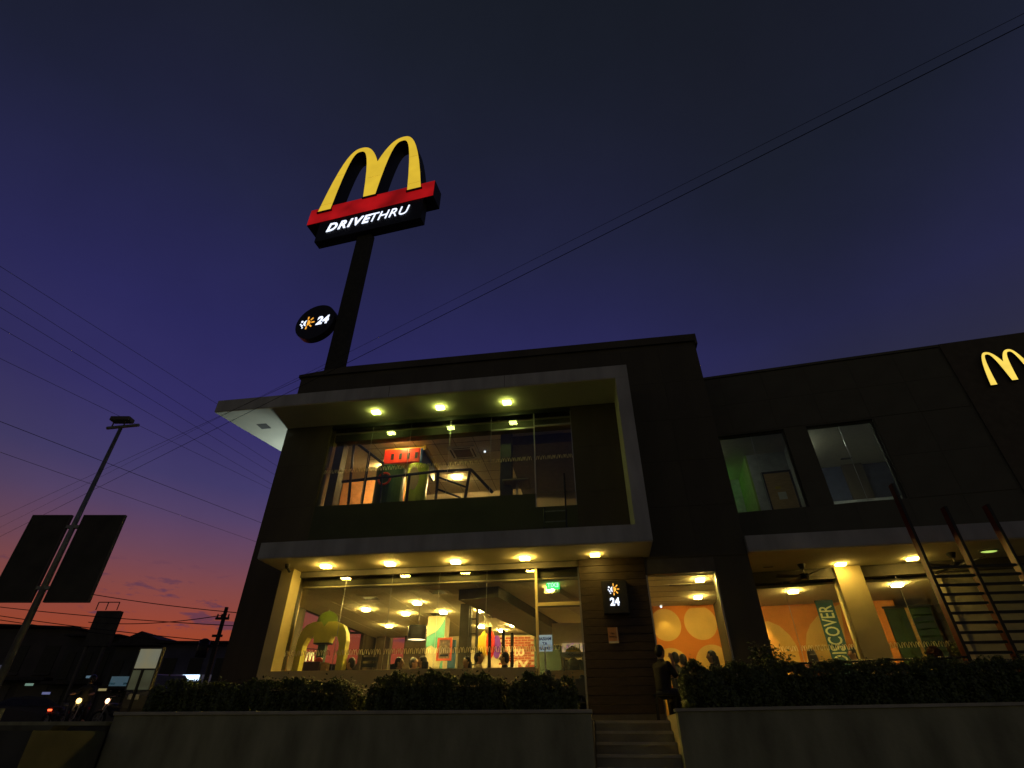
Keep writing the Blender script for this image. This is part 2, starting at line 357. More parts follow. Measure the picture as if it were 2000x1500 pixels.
part('roof_slab', m_dark, -6.548, 4.778, D1+.002, 9.298, 9.3, 9.5)
part('floor_slab', m_grey, -6.548, 4.778, D1+.002, 9.298, 4.46, 5.3)
part('interior_floor', m_floor, -6.548, 4.778, 1.25, 9.298, ZP-.06, ZP+.02)
def cladding(root, x0, x1, z0, z1, nx, nz, d, m):
    w_, h_ = (x1-x0)/nx, (z1-z0)/nz; me = MB().bbox(.002, w_-.002, -.010, 0, .002, h_-.002, b=.0015).mesh('cladding_panel'); me.materials.append(m)
    for a in range(nx):
        for b in range(nz): link('cladding_panel', me, root, (x0+a*w_, d+random.uniform(-.0015, 0), z0+b*h_))
cladding(rb, 2.93, 5.0, 4.72, 10.48, 2, 5, D0, m_dark); cladding(rb, -6.76, 2.92, 9.24, 10.48, 8, 1, D0, m_dark)
cladding(rb, -6.77, -5.40, 5.2, 8.80, 1, 3, D0, m_brown); cladding(rb, 1.42, 2.59, 5.16, 8.80, 1, 3, D0, m_brown)
# side windows to the evening sky
for d0, d1 in ((3.92, 5.35), (5.43, 6.87), (6.95, 8.43)):
    f = part('side_window', m_glassc, -6.68, -6.665, d0, d1, 2.62, 4.44)
    fr = MB()
    for a, b in ((d0-.02, d0+.03), (d1-.03, d1+.02)): fr.box(-6.71, -6.63, a, b, 2.61, 4.445)
    fr.build('window_frame', m_brown, f)
# white frame: canopy, leg, band
q = MB(); q.prism([(-8.31, 0), (2.915, 0), (2.915, 1.168), (-6.782, 1.168), (-6.782, 3.5), (-7.49, 3.5)], 8.85, 9.21, mi=0); q.build('canopy_fascia', m_white, rb)
q = MB(); q.prism([(-8.29, .012), (2.60, .012), (2.60, 1.166), (-6.784, 1.166), (-6.784, 3.48), (-7.485, 3.48)], 8.828, 8.849); q.build('canopy_soffit', m_soffit, rb)
part('frame_leg', m_white, 2.605, 2.915, .002, 1.166, 5.122, 8.848)
part('leg_lining', m_soffit, 2.597, 2.604, .012, 1.16, 5.124, 8.826)
part('band_fascia', m_white, -5.82, 2.915, 0, 1.166, 4.768, 5.12)
part('band_soffit', m_soffit, -5.80, 2.905, .014, 1.16, 4.748, 4.767)
for s_ in (-3.3, -.2): part('fascia_joint', m_grey, s_-.006, s_+.006, -.003, .01, 8.86, 9.2)
part('soffit_hatch', m_grey, -7.52, -7.22, .78, 1.06, 8.822, 8.827)
# ground floor: sill, pier, plank wall
part('sill_wall', m_olive, -5.376, .345, .85, 1.25, 1.5, 2.60)
part('window_pier', m_olive, -5.68, -5.378, .85, 1.26, 1.5, 4.746)
part('window_head', m_grey, -5.378, 1.33, 1.20, 1.30, 4.62, 4.746)
part('pillar_core', m_dark, 1.345, 2.77, 1.16, 1.42, 1.5, 4.746)
part('pillar_base', m_grey, 1.335, 2.78, 1.11, 1.159, ZP, 1.80)
pl = MB().bbox(0, 1.44, 0, .028, 0, .150, b=.006).mesh('plank'); pl.materials.append(m_plank)
for k in range(19): link('plank', pl, rb, (1.338, 1.13, 1.805+k*.1553))
# orange dining bay behind the second window
part('bay_header', m_grey, 2.79, 4.268, 1.16, 1.30, 4.385, 4.695)
part('bay_frame', m_alu, 4.235, 4.265, 1.20, 1.27, ZP, 4.38)
part('bay_frame', m_alu, 2.785, 2.815, 1.20, 1.27, ZP, 4.38)
g_ = part('bay_window', m_glass, 2.818, 4.232, 1.23, 1.24, ZP, 4.38)
part('bay_ceiling', m_ceil, 2.85, 4.776, 1.44, 4.75, 4.39, 4.45)
for k in range(5): part('ceiling_trim', m_grey, 2.86, 4.77, 1.75+k*.6, 1.762+k*.6, 4.384, 4.389)
part('partition_wall', m_wallint, 2.70, 2.84, 1.44, 9.29, ZP+.022, 4.45)
ow = part('mural_wall', m_orange, 2.842, 4.776, 4.76, 4.86, ZP+.022, 4.45)
def disc(cx, cz, r, n=40, x0=2.85, x1=4.77, z0=1.8, z1=4.32):
    return [(min(max(cx+r*math.cos(2*math.pi*i/n), x0), x1), min(max(cz+r*math.sin(2*math.pi*i/n), z0), z1)) for i in range(n)]
for cx, cz, r in ((3.45, 3.92, .40), (4.36, 3.95, .42), (3.47, 2.92, .44), (4.52, 2.96, .46), (3.47, 1.95, .4)):
    q = MB(); q.prism(disc(cx, cz, r), 4.757, 4.7595, plane='xz'); q.build('mural_circle', m_cream, ow)
part('air_diffuser', m_wallint, 3.25, 4.0, 2.2, 2.36, 4.372, 4.388)
part('diffuser_grille', m_black, 3.38, 3.87, 2.18, 2.30, 4.366, 4.3715)

# glass fronts with printed letter strips
def glass_run(edges, d, z0, z1, gm, frame, name='window_pane', root=rb, dec=None, joint=m_alu):
    for a, b in zip(edges[:-1], edges[1:]):
        g_ = box(name, gm, root, a+.004, b-.004, d, d+.010, z0, z1)
        box('glass_joint', joint, g_, b-.004, b+.004, d-.001, d+.011, z0, z1)
        if dec:
            q = MB(); n = int((b-a)/.136)
            for i in range(n):
                q.prism(arch_poly(a+.072+i*.136+.006*(i % 3 == 2), dec, .063, ARCH_S), d-.004, d-.002, plane='xz')
            q.build('printed_letters', m_decal, g_)
glass_run([-5.375, -4.15, -3.03, -1.9, -.76, .395], 1.22, 6.402, 8.70, m_glass, None, dec=7.33)
glass_run([.425, 1.385], 1.22, 6.06, 8.30, m_glass, None, dec=7.33)
glass_run([.425, 1.385], 1.22, 8.345, 8.70, m_glass, None)
part('window_head', m_black, -5.378, 1.40, 1.18, 1.26, 8.70, 8.798)
part('mullion', m_alu, .397, .423, 1.19, 1.26, 6.052, 8.70)
part('transom', m_alu, -.755, .396, 1.192, 1.255, 8.262, 8.30)
part('transom', m_alu, .424, 1.385, 1.195, 1.255, 8.302, 8.343)
part('door_jamb', m_alu, 1.386, 1.402, 1.19, 1.26, 6.06, 8.70)
glass_run([-5.376, -4.2, -3.05, -1.9, -.78, .33], 1.26, 2.602, 4.62, m_glass, None, dec=2.93)
part('mullion', m_olive, .332, .385, 1.22, 1.29, ZP, 4.62)
glass_run([.387, 1.30], 1.26, 3.90, 4.62, m_glass, None)
glass_run([.387, 1.30], 1.26, 1.72, 3.80, m_glass, None, name='entrance_door', dec=2.95)
part('transom', m_olive, .387, 1.30, 1.22, 1.29, 3.815, 3.885)
part('door_rail', m_grey, .387, 1.30, 1.23, 1.28, 3.785, 3.812)
part('door_jamb', m_alu, 1.30, 1.332, 1.22, 1.29, ZP, 4.62)
part('door_handle', m_alu, .50, .525, 1.20, 1.225, 2.2, 3.0)

# ------------------------------------------------------------------ ground-floor interior (parts of the building)
part('ceiling_deck', m_ceil, -6.548, 2.698, 1.44, 9.298, 4.425, 4.458)
tl = MB().bbox(-.293, .293, -.293, .293, -.009, .009, b=.004).mesh('ceiling_tile'); tl.materials.append(m_ceil)
for i in range(15):
    for j in range(12):
        link('ceiling_tile', tl, rb, (-6.2+.6*i, 1.8+.6*j, 4.414))
part('front_bulkhead', m_grey, -5.37, 1.33, 1.46, 1.56, 4.46, 4.62)
q = MB(); q.box(-.48, .55, 0, 6.2, 4.16, 4.402); bo = q.build('dropped_bulkhead', m_grey, rb, (-1.15, 1.95, 0), R(-11))
q = MB(); q.box(-.2, .2, .3, 6, 4.28, 4.403); q.build('dropped_bulkhead', m_wallint, rb, (.55, 1.9, 0), R(-14))
for s_, d_ in ((-4.1, 2.6), (-2.2, 2.2), (-3.0, 5.0), (-1.4, 5.6)):
    v = part('air_vent', m_wallint, s_-.28, s_+.28, d_-.28, d_+.28, 4.396, 4.404)
    part('vent_grille', m_black, s_-.18, s_+.18, d_-.18, d_+.18, 4.392, 4.3955, parent=v)
# mural column, lattice column, brick feature wall
cm = part('mural_column', m_mural, -3.35, -2.82, 5.3, 5.8, ZP+.02, 4.40)
for poly in ([(-3.35, 3.55), (-3.2, 3.62), (-3.05, 3.52), (-2.9, 3.72), (-2.822, 3.8), (-2.822, 4.35), (-2.9, 4.2), (-3.05, 4.0), (-3.2, 3.92), (-3.35, 3.85)], [(-3.35, 2.6), (-3.25, 2.9), (-3.1, 3.0), (-3.1, 2.6)], [(-2.95, 2.6), (-2.9, 3.15), (-2.822, 3.3), (-2.822, 2.6)]):
    q = MB(); q.prism(poly, 5.294, 5.299, plane='xz'); q.build('mural_patch', m_teal, cm)
lc = part('lattice_column', m_grey, -1.98, -1.74, 3.7, 3.95, ZP+.02, 4.42)
for k in range(5):
    for x in (-1.735, -1.56): part('lattice_bar', m_grey, x+.02, x+.05, 3.7, 3.9, 2.6+.001*k+.36*k, 2.6+.36*k+.355, parent=lc)
    part('lattice_shelf', m_grey, -1.735, -1.50, 3.72, 3.88, 2.6+.36*k-.012, 2.6+.36*k-.002, parent=lc)
for k, s_ in enumerate((-1.12, -.83, -.66)):
    part('screen_post', m_black, s_, s_+.07, 3.3+.35*k, 3.37+.35*k, ZP+.02, 3.75-.02*k)
bk = part('brick_backing', m_mortar, -1.85, -.62, 9.0, 9.1, ZP+.02, 4.35); bme = None
bme = MB().bbox(-.105, .105, -.012, .012, -.032, .032, b=.005).mesh('brick'); bme.materials.append(m_brick)
for r_ in range(19):
    for c_ in range(6):
        x = -1.74+c_*.225+(.112 if r_ % 2 else 0)
        if x < -.72: link('brick', bme, bk, (x, 8.992, 2.85+r_*.079))
text('wall_lettering', 'I to', .42, m_chalk, bk, (-1.25, 8.972, 3.72), bold=.012); text('wall_lettering', 'MY', .55, m_chalk, bk, (-1.2, 8.972, 3.18), bold=.014)
part('dark_panel', mat('dark_green_panel', (.05, .09, .07), .5), -.60, .30, 8.9, 9.0, ZP+.02, 4.2)
part('menu_panel', mat('blue_panel', (.05, .16, .34), .5), -4.05, -3.4, 8.9, 9.0, ZP+.02, 4.25)
part('service_bulkhead', m_ceil, .35, 2.6, 5.2, 5.35, 3.55, 4.1)
part('timber_panel', m_brown, -6.3, -5.95, 8.8, 9.2, ZP+.02, 4.4)
part('timber_panel', m_brown, -5.25, -4.25, 8.8, 9.2, ZP+.02, 4.4)
part('lit_timber_edge', m_wood, -4.24, -4.16, 8.75, 9.0, ZP+.02, 4.4)  # light wood colour stands in for an orange-lit panel edge
part('side_panel', m_wood, -6.5, -5.6, 1.75, 1.85, ZP+.02, 4.4)
# ------------------------------------------------------------------ upper-floor interior
part('upper_ceiling', m_ceil, -6.548, 4.778, 1.44, 6.3, 8.64, 8.70)
part('upper_bulkhead', m_grey, -5.37, 1.40, 1.45, 1.72, 8.42, 8.64)
part('upper_back_wall', m_wallint, -6.548, 4.778, 6.2, 6.3, 5.302, 8.64)
part('upper_panel', mat('peach_wall', (.72, .34, .15), .7), -6.5, -3.6, 4.5, 4.6, 5.302, 8.6)
part('upper_bulkhead', m_grey, -.55, 1.4, 2.3, 6, 8.35, 8.64)
part('upper_column', m_grey, -.62, -.32, 1.9, 2.2, 5.302, 8.64)
part('upper_column', m_brown, -5.33, -5.1, 1.5, 1.8, 5.302, 8.64)
for i in range(6): part('ceiling_trim', m_grey, -4.5+.6*i, -4.488+.6*i, 2.1, 6.1, 8.634, 8.6395)
for j in range(5): part('ceiling_trim', m_grey, -5, -.6, 2.4+.7*j, 2.412+.7*j, 8.632, 8.6385)

# ------------------------------------------------------------------ right wing
wg = thing('restaurant_wing', 'dark two-storey restaurant wing with two upper windows right of the block', 'building', W.o, -W.a)
def wpart(name, m, *b, parent=None, bev=0): return box(name, m, parent or wg, *b, bev=bev)
wz0, wz1 = 6.25, 8.48
xw = [-.3, .48, 2.20, 2.77, 4.40, 12]
wpart('upper_wall', m_wing, xw[0], xw[5], 0, .25, wz1, 10.42)
wpart('upper_wall', m_wing, xw[0], xw[5], 0, .25, 4.74, wz0)
for a, b in ((0, 1), (2, 3), (4, 5)): wpart('upper_wall', m_wing, xw[a], xw[b], 0, .25, wz0+.001, wz1-.001)
cladding(wg, -.25, 6.7, 8.52, 10.40, 6, 2, 0, m_wing); cladding(wg, -.25, 6.7, 5.12, 6.22, 6, 1, 0, m_wing); cladding(wg, 4.43, 6.7, 6.24, 8.50, 2, 2, 0, m_wing)
wpart('parapet_coping', m_wing, xw[0], 6.75, -.04, .3, 10.422, 10.50)
wpart('sign_panel', mat('sign_panel_brown', (.125, .105, .065), .7, var=.12), 6.752, 12, -.045, -.003, 5.1, 10.50)
for a, b in ((.48, 2.20), (2.77, 4.40)):
    g_ = wpart('upper_window', m_glassw, a+.03, b-.03, .12, .13, wz0+.03, wz1-.03)
    q = MB(); q.box(a+.003, a+.035, .09, .16, wz0+.003, wz1-.003); q.box(b-.035, b-.003, .09, .16, wz0+.003, wz1-.003); q.box(a+.036, b-.036, .09, .16, wz0+.003, wz0+.032); q.box(a+.036, b-.036, .09, .16, wz1-.032, wz1-.003)
    q.build('window_frame', m_grey, g_)
    wpart('glass_joint', m_alu, (a+b)/2-.004, (a+b)/2+.004, .118, .132, wz0+.03, wz1-.03, parent=g_)
wpart('roof_slab', m_wing, -.3, 12, .26, 6, 9.9, 10.05); wpart('back_wall', m_wing, -.3, 12, 6.002, 6.2, 1.5, 10.3); wpart('end_wall', m_wing, 11.8, 12, .26, 6.0, 1.5, 9.898)
# rooms behind the upper windows
wpart('upper_ceiling', m_ceil, -.2, 6, .26, 4.0, 8.60, 8.66); wpart('upper_floor', m_grey, -.2, 6, .26, 4.0, 5.2, 5.3)
mpg = mat('pale_grey_wall', (.45, .47, .46), .8)
wpart('upper_room_wall', mpg, 1.42, 2.5, 1.75, 1.85, 5.3, 8.60); wpart('upper_room_wall', mpg, 2.5, 2.6, .27, 1.85, 5.3, 8.60)
wpart('upper_room_wall', mpg, -.2, 1.36, 3.6, 3.7, 5.3, 8.60); wpart('corridor_wall', mat('lime_wall', (.32, .50, .10), .7), 1.36, 1.418, 1.75, 3.7, 5.3, 8.60)
wpart('upper_room_wall', mat('night_window_blue', (.07, .08, .13), .6), 2.62, 6, 3.35, 3.45, 5.3, 8.60); wpart('upper_room_wall', mpg, 5.9, 6.0, .27, 3.34, 5.3, 8.60)  # the blue wall colour stands in for a window at night
wpart('room_post', m_brown, 4.42, 5.0, 3.25, 3.345, 5.3, 8.60); wpart('ceiling_vent', m_grey, 4.3, 4.6, 2.7, 2.82, 8.585, 8.598)
wpart('white_ledge', m_white, 2.7, 5.8, 3.0, 3.24, 5.3, 7.35)
dr = wpart('room_door', m_wood, 1.74, 2.44, 1.70, 1.745, 5.3, 7.92)
wpart('door_frame', m_black, 1.68, 1.738, 1.69, 1.748, 5.3, 7.98, parent=dr); wpart('door_frame', m_black, 2.442, 2.498, 1.69, 1.748, 5.3, 7.98, parent=dr); wpart('door_frame', m_black, 1.739, 2.441, 1.69, 1.748, 7.922, 7.98, parent=dr)
wpart('door_notice', m_chalk, 1.98, 2.2, 1.694, 1.699, 7.1, 7.32, parent=dr)
wpart('door_notice', m_yellowp, 1.95, 2.1, 1.694, 1.699, 7.42, 7.5, parent=dr)
# lower canopy (front edge runs on from the block)
def m2w(s, d):
    p = M.P(s, d, 0)-W.o; return (p.dot(W.r), p.dot(W.n))
cp = [m2w(5.004, 1.05), m2w(12.2, .86), (7.6, -.004), (-.05, -.004)]
cp2 = [m2w(5.01, 1.065), m2w(12.2, .875), (7.6, -.02), (-.05, -.02)]
q = MB(); q.prism(cp, 4.762, 5.09); q.build('canopy_fascia', m_white, wg)
q = MB(); q.prism(cp2, 4.74, 4.761); q.build('canopy_soffit', m_soffit, wg)
wpart('window_head', m_grey, -.1, 8, .002, .16, 4.50, 4.738)
wpart('lower_ceiling', m_ceil, -.1, 8, .17, 3.3, 4.40, 4.46); wpart('lower_floor', m_floor, -.3, 8, .0, 3.3, ZP-.05, ZP+.02)
wpart('back_partition', m_grey, -.3, 8, 3.3, 3.4, ZP, 5.2)
wpart('end_partition', m_wallint, -.3, -.12, .3, 3.3, ZP, 4.74)
mw = wpart('mural_wall', mat('orange_wall_wing', (.78, .30, .06), .75, var=.05), -.1, 4.1, 2.4, 2.5, ZP+.02, 4.40)
def arc(cx, cz, r, x0, x1, z0=1.7, z1=4.2): return disc(cx, cz, r, 48, x0, x1, z0, z1)
for outl in ([(1478, 1218), (1500, 1213), (1522, 1222), (1542, 1240), (1557, 1262), (1566, 1300)], [(1577, 1300), (1574, 1262), (1575, 1238), (1582, 1220), (1596, 1203), (1612, 1192), (1640, 1180), (1660, 1300)]):
    pts = [W.at(px, py, 2.396) for px, py in outl]; pts = [(max(-.05, a_), b_) for a_, b_ in pts]+[(pts[-1][0], 1.8), (max(-.05, pts[0][0]), 1.8)]
    q = MB(); q.prism(pts, 2.393, 2.398, plane='xz'); q.build('mural_patch', m_cream, mw)
s0, z0 = W.at(1706, 1190, 2.35); s1, z1_ = W.at(1800, 1184, 2.35)
gd = wpart('green_door', mat('green_glass_door', (.018, .045, .02), .3), s0+.25, s1+.15, 2.34, 2.39, ZP+.02, z0)
wpart('door_stile', m_wood, (s0+s1)/2+.15, (s0+s1)/2+.22, 2.325, 2.339, ZP+.02, z0, parent=gd)
wpart('door_frame', m_black, s0+.2, s1+.2, 2.32, 2.338, z0+.001, z0+.05, parent=gd)
wpart('column', m_olive, 2.25, 2.80, -.12, .30, 1.5, 4.737)
wpart('column', m_wallint, 4.15, 4.32, -.06, .10, 1.5, 4.5)
wpart('blind_wall', mat('blind', (.40, .38, .28), .8, var=.08), 4.322, 9, .05, .12, 1.5, 4.498)
glass_run([-.05, 1.1, 2.245], .06, ZP, 4.50, m_glassw, None, root=wg, dec=3.02)
glass_run([2.805, 3.5, 4.145], .06, ZP, 4.50, m_glassw, None, root=wg, dec=3.02)
for i, (s_, z_) in enumerate(((3.93, 3.42), (4.0, 3.25))): wpart('wall_notice', m_chalk, s_-.1, s_+.08, 2.36, 2.399, z_, z_+.05)

# ------------------------------------------------------------------ lights
WARM = (1, .69, .17); SOFW = (1, .66, .13); GRN = (.84, 1, .22); NEU = (1, .68, .24)
def ceiling_lamp(label, group, loc, rz, lens, power, col, w=.15, drop=.10):
    t = thing('downlight', label, 'downlight', loc, rz, group)
    q = MB(); q.box(-w-.02, w+.02, -.095, -.075, -.012, 0); q.box(-w-.02, w+.02, .075, .095, -.012, 0); q.box(-w-.02, -w, -.074, .074, -.012, 0); q.box(w, w+.02, -.074, .074, -.012, 0)
    q.build('trim', m_white, t)
    h = .055 if drop > .155 else .05; ar = 2*w*.146+(4*w+.29)*h; lum = power/(math.pi*ar)
    q = MB(); q.box(-w+.002, w-.002, -.073, .073, -h, -.003); q.build('lens', emit('lens_%d_%.2f_%.2f_%.2f' % (round(lum), *col), col, lum), t)
    return t
ordn = ['leftmost', 'second from left', 'third from left', 'fourth from left', 'rightmost']
for i, p in enumerate(((735, 804), (860, 795), (990, 785))):
    s_, d_ = M.onz(*p, 8.82); ceiling_lamp('%s greenish downlight of three under the upper canopy' % ['left', 'middle', 'right'][i], 'downlights under the upper canopy', M.P(s_, d_, 8.828), -M.a, e_green, 8, GRN, .10, .15)
for i, p in enumerate(((637, 1105), (762, 1100), (890, 1096), (1025, 1089), (1162, 1082))):
    s_, d_ = M.onz(*p, 4.74); ceiling_lamp('%s warm downlight of five under the lower white band' % ordn[i], 'downlights under the lower band', M.P(s_, d_, 4.748), -M.a, e_warm, 30 if i < 4 else 8, SOFW, .10, .15)
for i, p in enumerate(((1641, 1100), (1781, 1089))):
    s_, d_ = M.onz(*p, 4.74); ceiling_lamp('%s of two white downlights under the wing canopy' % ['left', 'right'][i], 'downlights under the wing canopy', M.P(s_, d_, 4.74), -W.a, e_warm, 12, SOFW, .10, .15)
names = ['above the drum pendant', 'left behind the drum pendant', 'right behind the drum pendant', 'in front of the dark bulkhead', 'behind the lattice column', 'furthest back by the brick wall', 'left of the brick wall top', 'above the door glass', 'low beside the exit sign', 'over the left dining corner', 'over the rear left corner', 'over the far counter']
for i, p in enumerate(((815, 1177), (793, 1198), (866, 1195), (938, 1192), (940, 1223), (980, 1231), (1002, 1220), (1097, 1167), (1077, 1150), (715, 1190), (760, 1222), (1075, 1212))):
    s_, d_ = M.onz(*p, 4.39)
    if i == 11: s_, d_ = 1.6, 6.5
    ceiling_lamp('round-edged ceiling lamp inside the ground floor, '+names[i], 'ceiling lamps of the ground-floor dining room', M.P(s_, d_, 4.40), -M.a, e_white, 62, WARM, .085, .16)
for i, p in enumerate(((1367, 1131), (1363, 1165))):
    s_, d_ = M.onz(*p, 4.38); ceiling_lamp('%s ceiling lamp in the orange dining bay' % ['nearer', 'further'][i], 'ceiling lamps of the orange bay', M.P(s_, d_, 4.388), -M.a, e_white, 28, WARM, .085, .16)
for i, p in enumerate(((1549, 1154), (1752, 1141))):
    s_, d_ = W.onz(*p, 4.39); ceiling_lamp('%s ceiling lamp inside the wing dining room' % ['left', 'right'][i], 'ceiling lamps of the wing', W.P(s_, d_, 4.399), -W.a, e_white, 44, WARM, .10, .16)
s_, d_ = M.onz(893, 932, 8.62)
ceiling_lamp('square ceiling lamp deep inside the upper play room', None, M.P(s_, d_, 8.638), -M.a, e_white, 80, NEU, .12, .16)
ceiling_lamp('added lamp hidden behind the play room bulkhead to light the red panel', None, M.P(-3.6, 1.84, 8.638), -M.a, e_white, 34, NEU, .10, .16)  # added lamp, hidden by the bulkhead, brightens the red panel
ceiling_lamp('added lamp above the play structure lighting the peach wall', None, M.P(-4.7, 3.7, 8.638), -M.a, e_white, 110, NEU, .12, .16)  # added lamp, placed to light the peach wall
s_, d_ = W.onz(1940, 1076, 4.735)
ol = thing('bulkhead_lamp', 'dim oval greenish lamp under the wing canopy at right', 'lamp', M.P(*M.onz(1931, 1076, 4.73), 4.739), -W.a)
q = MB(); q.ball((0, 0, 0), (.2, .11, .03)); q.build('housing', m_grey, ol); q = MB(); q.ball((0, 0, -.012), (.16, .08, .032)); q.build('lens', emit('dim_green', (.55, .8, .15), .9), ol)
def spot_lamp(label, loc, aim, power, col):
    t = thing('spotlight', label, 'spotlight', loc)
    q = MB(); q.tube((0, 0, 0), (0, 0, -.03), .04); q.build('mount', m_white, t)
    q = MB(); q.ball((0, 0, -.05), .032); q.build('bulb_cap', e_signw, t)
    l = lamp(t, (0, 0, -.09), power, col, .02, (60, .5)); l.rotation_euler = (Vector(aim)-Vector(loc)).to_track_quat('-Z', 'Y').to_euler()
a = M.P(3.37, 4.5, 4.38); spot_lamp('small spotlight washing the orange bay mural', a, M.P(3.5, 4.75, 3.5), 12, WARM)
a = W.P(.62, 2.1, 4.39); spot_lamp('small spotlight washing the wing mural', a, W.P(.68, 2.4, 3.4), 60, (1, .45, .10))
s_, d_ = M.onz(947, 880, 8.62); a = M.P(s_, d_, 8.63); spot_lamp('small white spotlight on the upper room ceiling', a, a-Vector((0, 0, 1)), 8, (1, .95, .85))
ceiling_lamp('added unseen lamp brightening the right upstairs room of the wing', None, W.P(2.78, 1.5, 8.598), -W.a, None, 18, (.9, 1, .85), .08, .35)  # added lamp out of view, fills the right room with light
ceiling_lamp('added unseen lamp brightening the left upstairs room of the wing', None, W.P(.15, 1.1, 8.598), -W.a, None, 7, (.9, 1, .8), .08, .35)  # added lamp beside the window, unseen, lights the left room
# exit signs
def exit_sign(label, loc, rz, flip=True, power=1.5):
    t = thing('exit_sign', label, 'exit sign', loc, rz)
    q = MB(); q.bbox(-.15, .15, -.02, .02, -.09, .09, b=.008); q.build('lit_panel', e_exit, t)
    box('mounting_bar', m_grey, t, -.15, .15, -.025, .025, .092, .12)
    o = text('lettering', 'EXIT', .13, emit('exit_text', (.5, 1, .6), 1.5), t, (0, -.024, -.045), bold=.003); o.scale = (-1, 1, 1) if flip else (1, 1, 1)
    return t
s_, z_ = M.at(1080, 1143, 1.75); exit_sign('green exit sign above the glass entrance door', M.P(s_, 1.75, z_), -M.a)
s_, z_ = M.at(799, 1222, 8.3); exit_sign('small green exit sign left of the drum pendant', M.P(s_, 8.3, z_), -M.a+.9)
# green upstairs glow: lamp added in the wing corridor to light its wall
t = thing('added_green_lamp', 'added green lamp lighting the upstairs corridor wall of the wing', 'lamp', W.P(.75, 3.1, 8.3), -W.a)
box('lit_panel', e_exit, t, -.1, .1, -.02, .02, -.05, .05); lamp(t, (0, 0, -.12), .9, (.45, 1, .2), .06)

# ------------------------------------------------------------------ pylon sign
py_ = thing('pylon_sign', 'tall roadside sign with yellow double arch on a red bar above a black letter panel', 'sign', SG.o, -SG.a)
q = MB(); q.box(-.80, -.02, .28, .62, 0, 22.3); q.build('pole', mat('pole_paint', (.045, .045, .035), .8, var=.2), py_)
q = MB(); q.prism(arch_poly(-.415, 24.62, 2.965), -.07, .80, mi=0, mside=1, plane='xz'); q.build('arch_letter', [e_yel, m_black], py_)
for cx, w_, zf in ((-3.0, .44, 24.615), (-.415, .42, 24.97), (2.17, .44, 24.615)):
    box('foot_shadow', m_black, py_, cx-w_, cx+w_, -.075, -.006, zf-.11, zf)  # black block painted in as the shadow below each foot
m_seam = emit('sign_seam', (.55, .33, .02), .6, (.5, .4, .1))
for zz in (.16, 1.0):
    xo = .55*(1-zz/1.77)**(1/2.5); xi_ = .295*(1-zz/1.64)**(1/2.9)
    for sg in (-1, 1):
        xa, xb = sorted((-.415+sg*2.965*(.45+xo), -.415+sg*2.965*(.45+xi_))); box('letter_seam', m_seam, py_, xa+.02, xb-.02, -.074, -.071, 24.62+zz*2.965, 24.64+zz*2.965)
box('letter_seam', m_seam, py_, -.80, -.03, -.074, -.071, 26.6, 26.62)
q = MB(); q.box(-3.9, 3.27, .02, .85, 23.76, 25.0); q.build('bar_box', m_black, py_)
for a, b in ((-3.89, -1.55), (-1.54, .86), (.87, 3.26)): box('red_face', e_red, py_, a, b, -.004, .018, 23.79, 24.97)
box('letter_panel', m_black, py_, -3.1, 2.75, .03, .5, 22.25, 23.758)
def fit(o, w, h=None):
    xs = [v.co.x for v in o.data.vertices]; ys = [v.co.y for v in o.data.vertices]; kx = w/(max(xs)-min(xs)); ky = h/(max(ys)-min(ys)) if h else 1
    for v in o.data.vertices: v.co.x = (v.co.x-min(xs))*kx; v.co.y = (v.co.y-min(ys))*ky
    return o
fit(text('lettering_bold', 'DRIVE', .86, e_signw, py_, (-2.55, .015, 22.83), bold=.022, shear=.25, ext=.012, align='LEFT', spacing=1.22), 2.5, .62)
fit(text('lettering_light', 'THRU', .86, e_signw, py_, (-.07, .015, 22.83), bold=-.006, shear=.25, ext=.012, align='LEFT', spacing=1.05), 2.12, .62)

def sun24(parent, k, y, icon, num, vertical):
    """day-and-night icon: half sun with rays, half moon with dots, then the numerals"""
    ix, iz = icon
    q = MB(); q.prism([(ix+k*.34*math.cos(t), iz+k*.34*math.sin(t)) for t in [(-math.pi/2)+math.pi*i/14 for i in range(15)]], y-.008, y, plane='xz')
    for a in (90, 45, 0, -45, -90):
        c_, s_ = math.cos(R(a)), math.sin(R(a)); u = (-s_, c_)
        q.prism([(ix+k*(.45*c_+.07*u[0]), iz+k*(.45*s_+.07*u[1])), (ix+k*(.45*c_-.07*u[0]), iz+k*(.45*s_-.07*u[1])), (ix+k*(.78*c_-.07*u[0]), iz+k*(.78*s_-.07*u[1])), (ix+k*(.78*c_+.07*u[0]), iz+k*(.78*s_+.07*u[1]))], y-.008, y, plane='xz')
    q.build('sun_icon', e_sun, parent)
    q = MB(); ar = [(-k*.06+ix-k*.36*math.sin(t), iz+k*.36*math.cos(t)) for t in [math.pi*i/14 for i in range(15)]]+[(-k*.06+ix-k*.14*math.sin(t), iz-k*.36*math.cos(t)) for t in [math.pi*i/14 for i in range(1, 14)]]
    q.prism(ar, y-.008, y, plane='xz')
    for dx, dz, r in ((-.62, .28, .12), (-.72, -.05, .09), (-.55, -.25, .11), (-.45, -.52, .08)):
        q.prism([(ix+k*(dx+r*math.cos(2*math.pi*i/8)), iz+k*(dz+r*math.sin(2*math.pi*i/8))) for i in range(8)], y-.008, y, plane='xz')
    q.build('moon_icon', e_signw, parent)
    text('numerals', '24', k*1.35, e_signw, parent, (num[0], y-.005, num[1]), bold=k*.05, shear=0 if vertical else .15, sx=.95)
rs = thing('round_sign', 'round black sign with sun icon and 24 bracketed to the pylon pole', 'sign', SG.P(-1.84, .35, 16.78), -SG.a)
q = MB(); q.tube((0, -.16, 0), (0, .16, 0), .97, .97, 40); q.build('drum', m_black, rs)
box('bracket', m_black, rs, .9, 1.10, -.06, .06, -.06, .06)
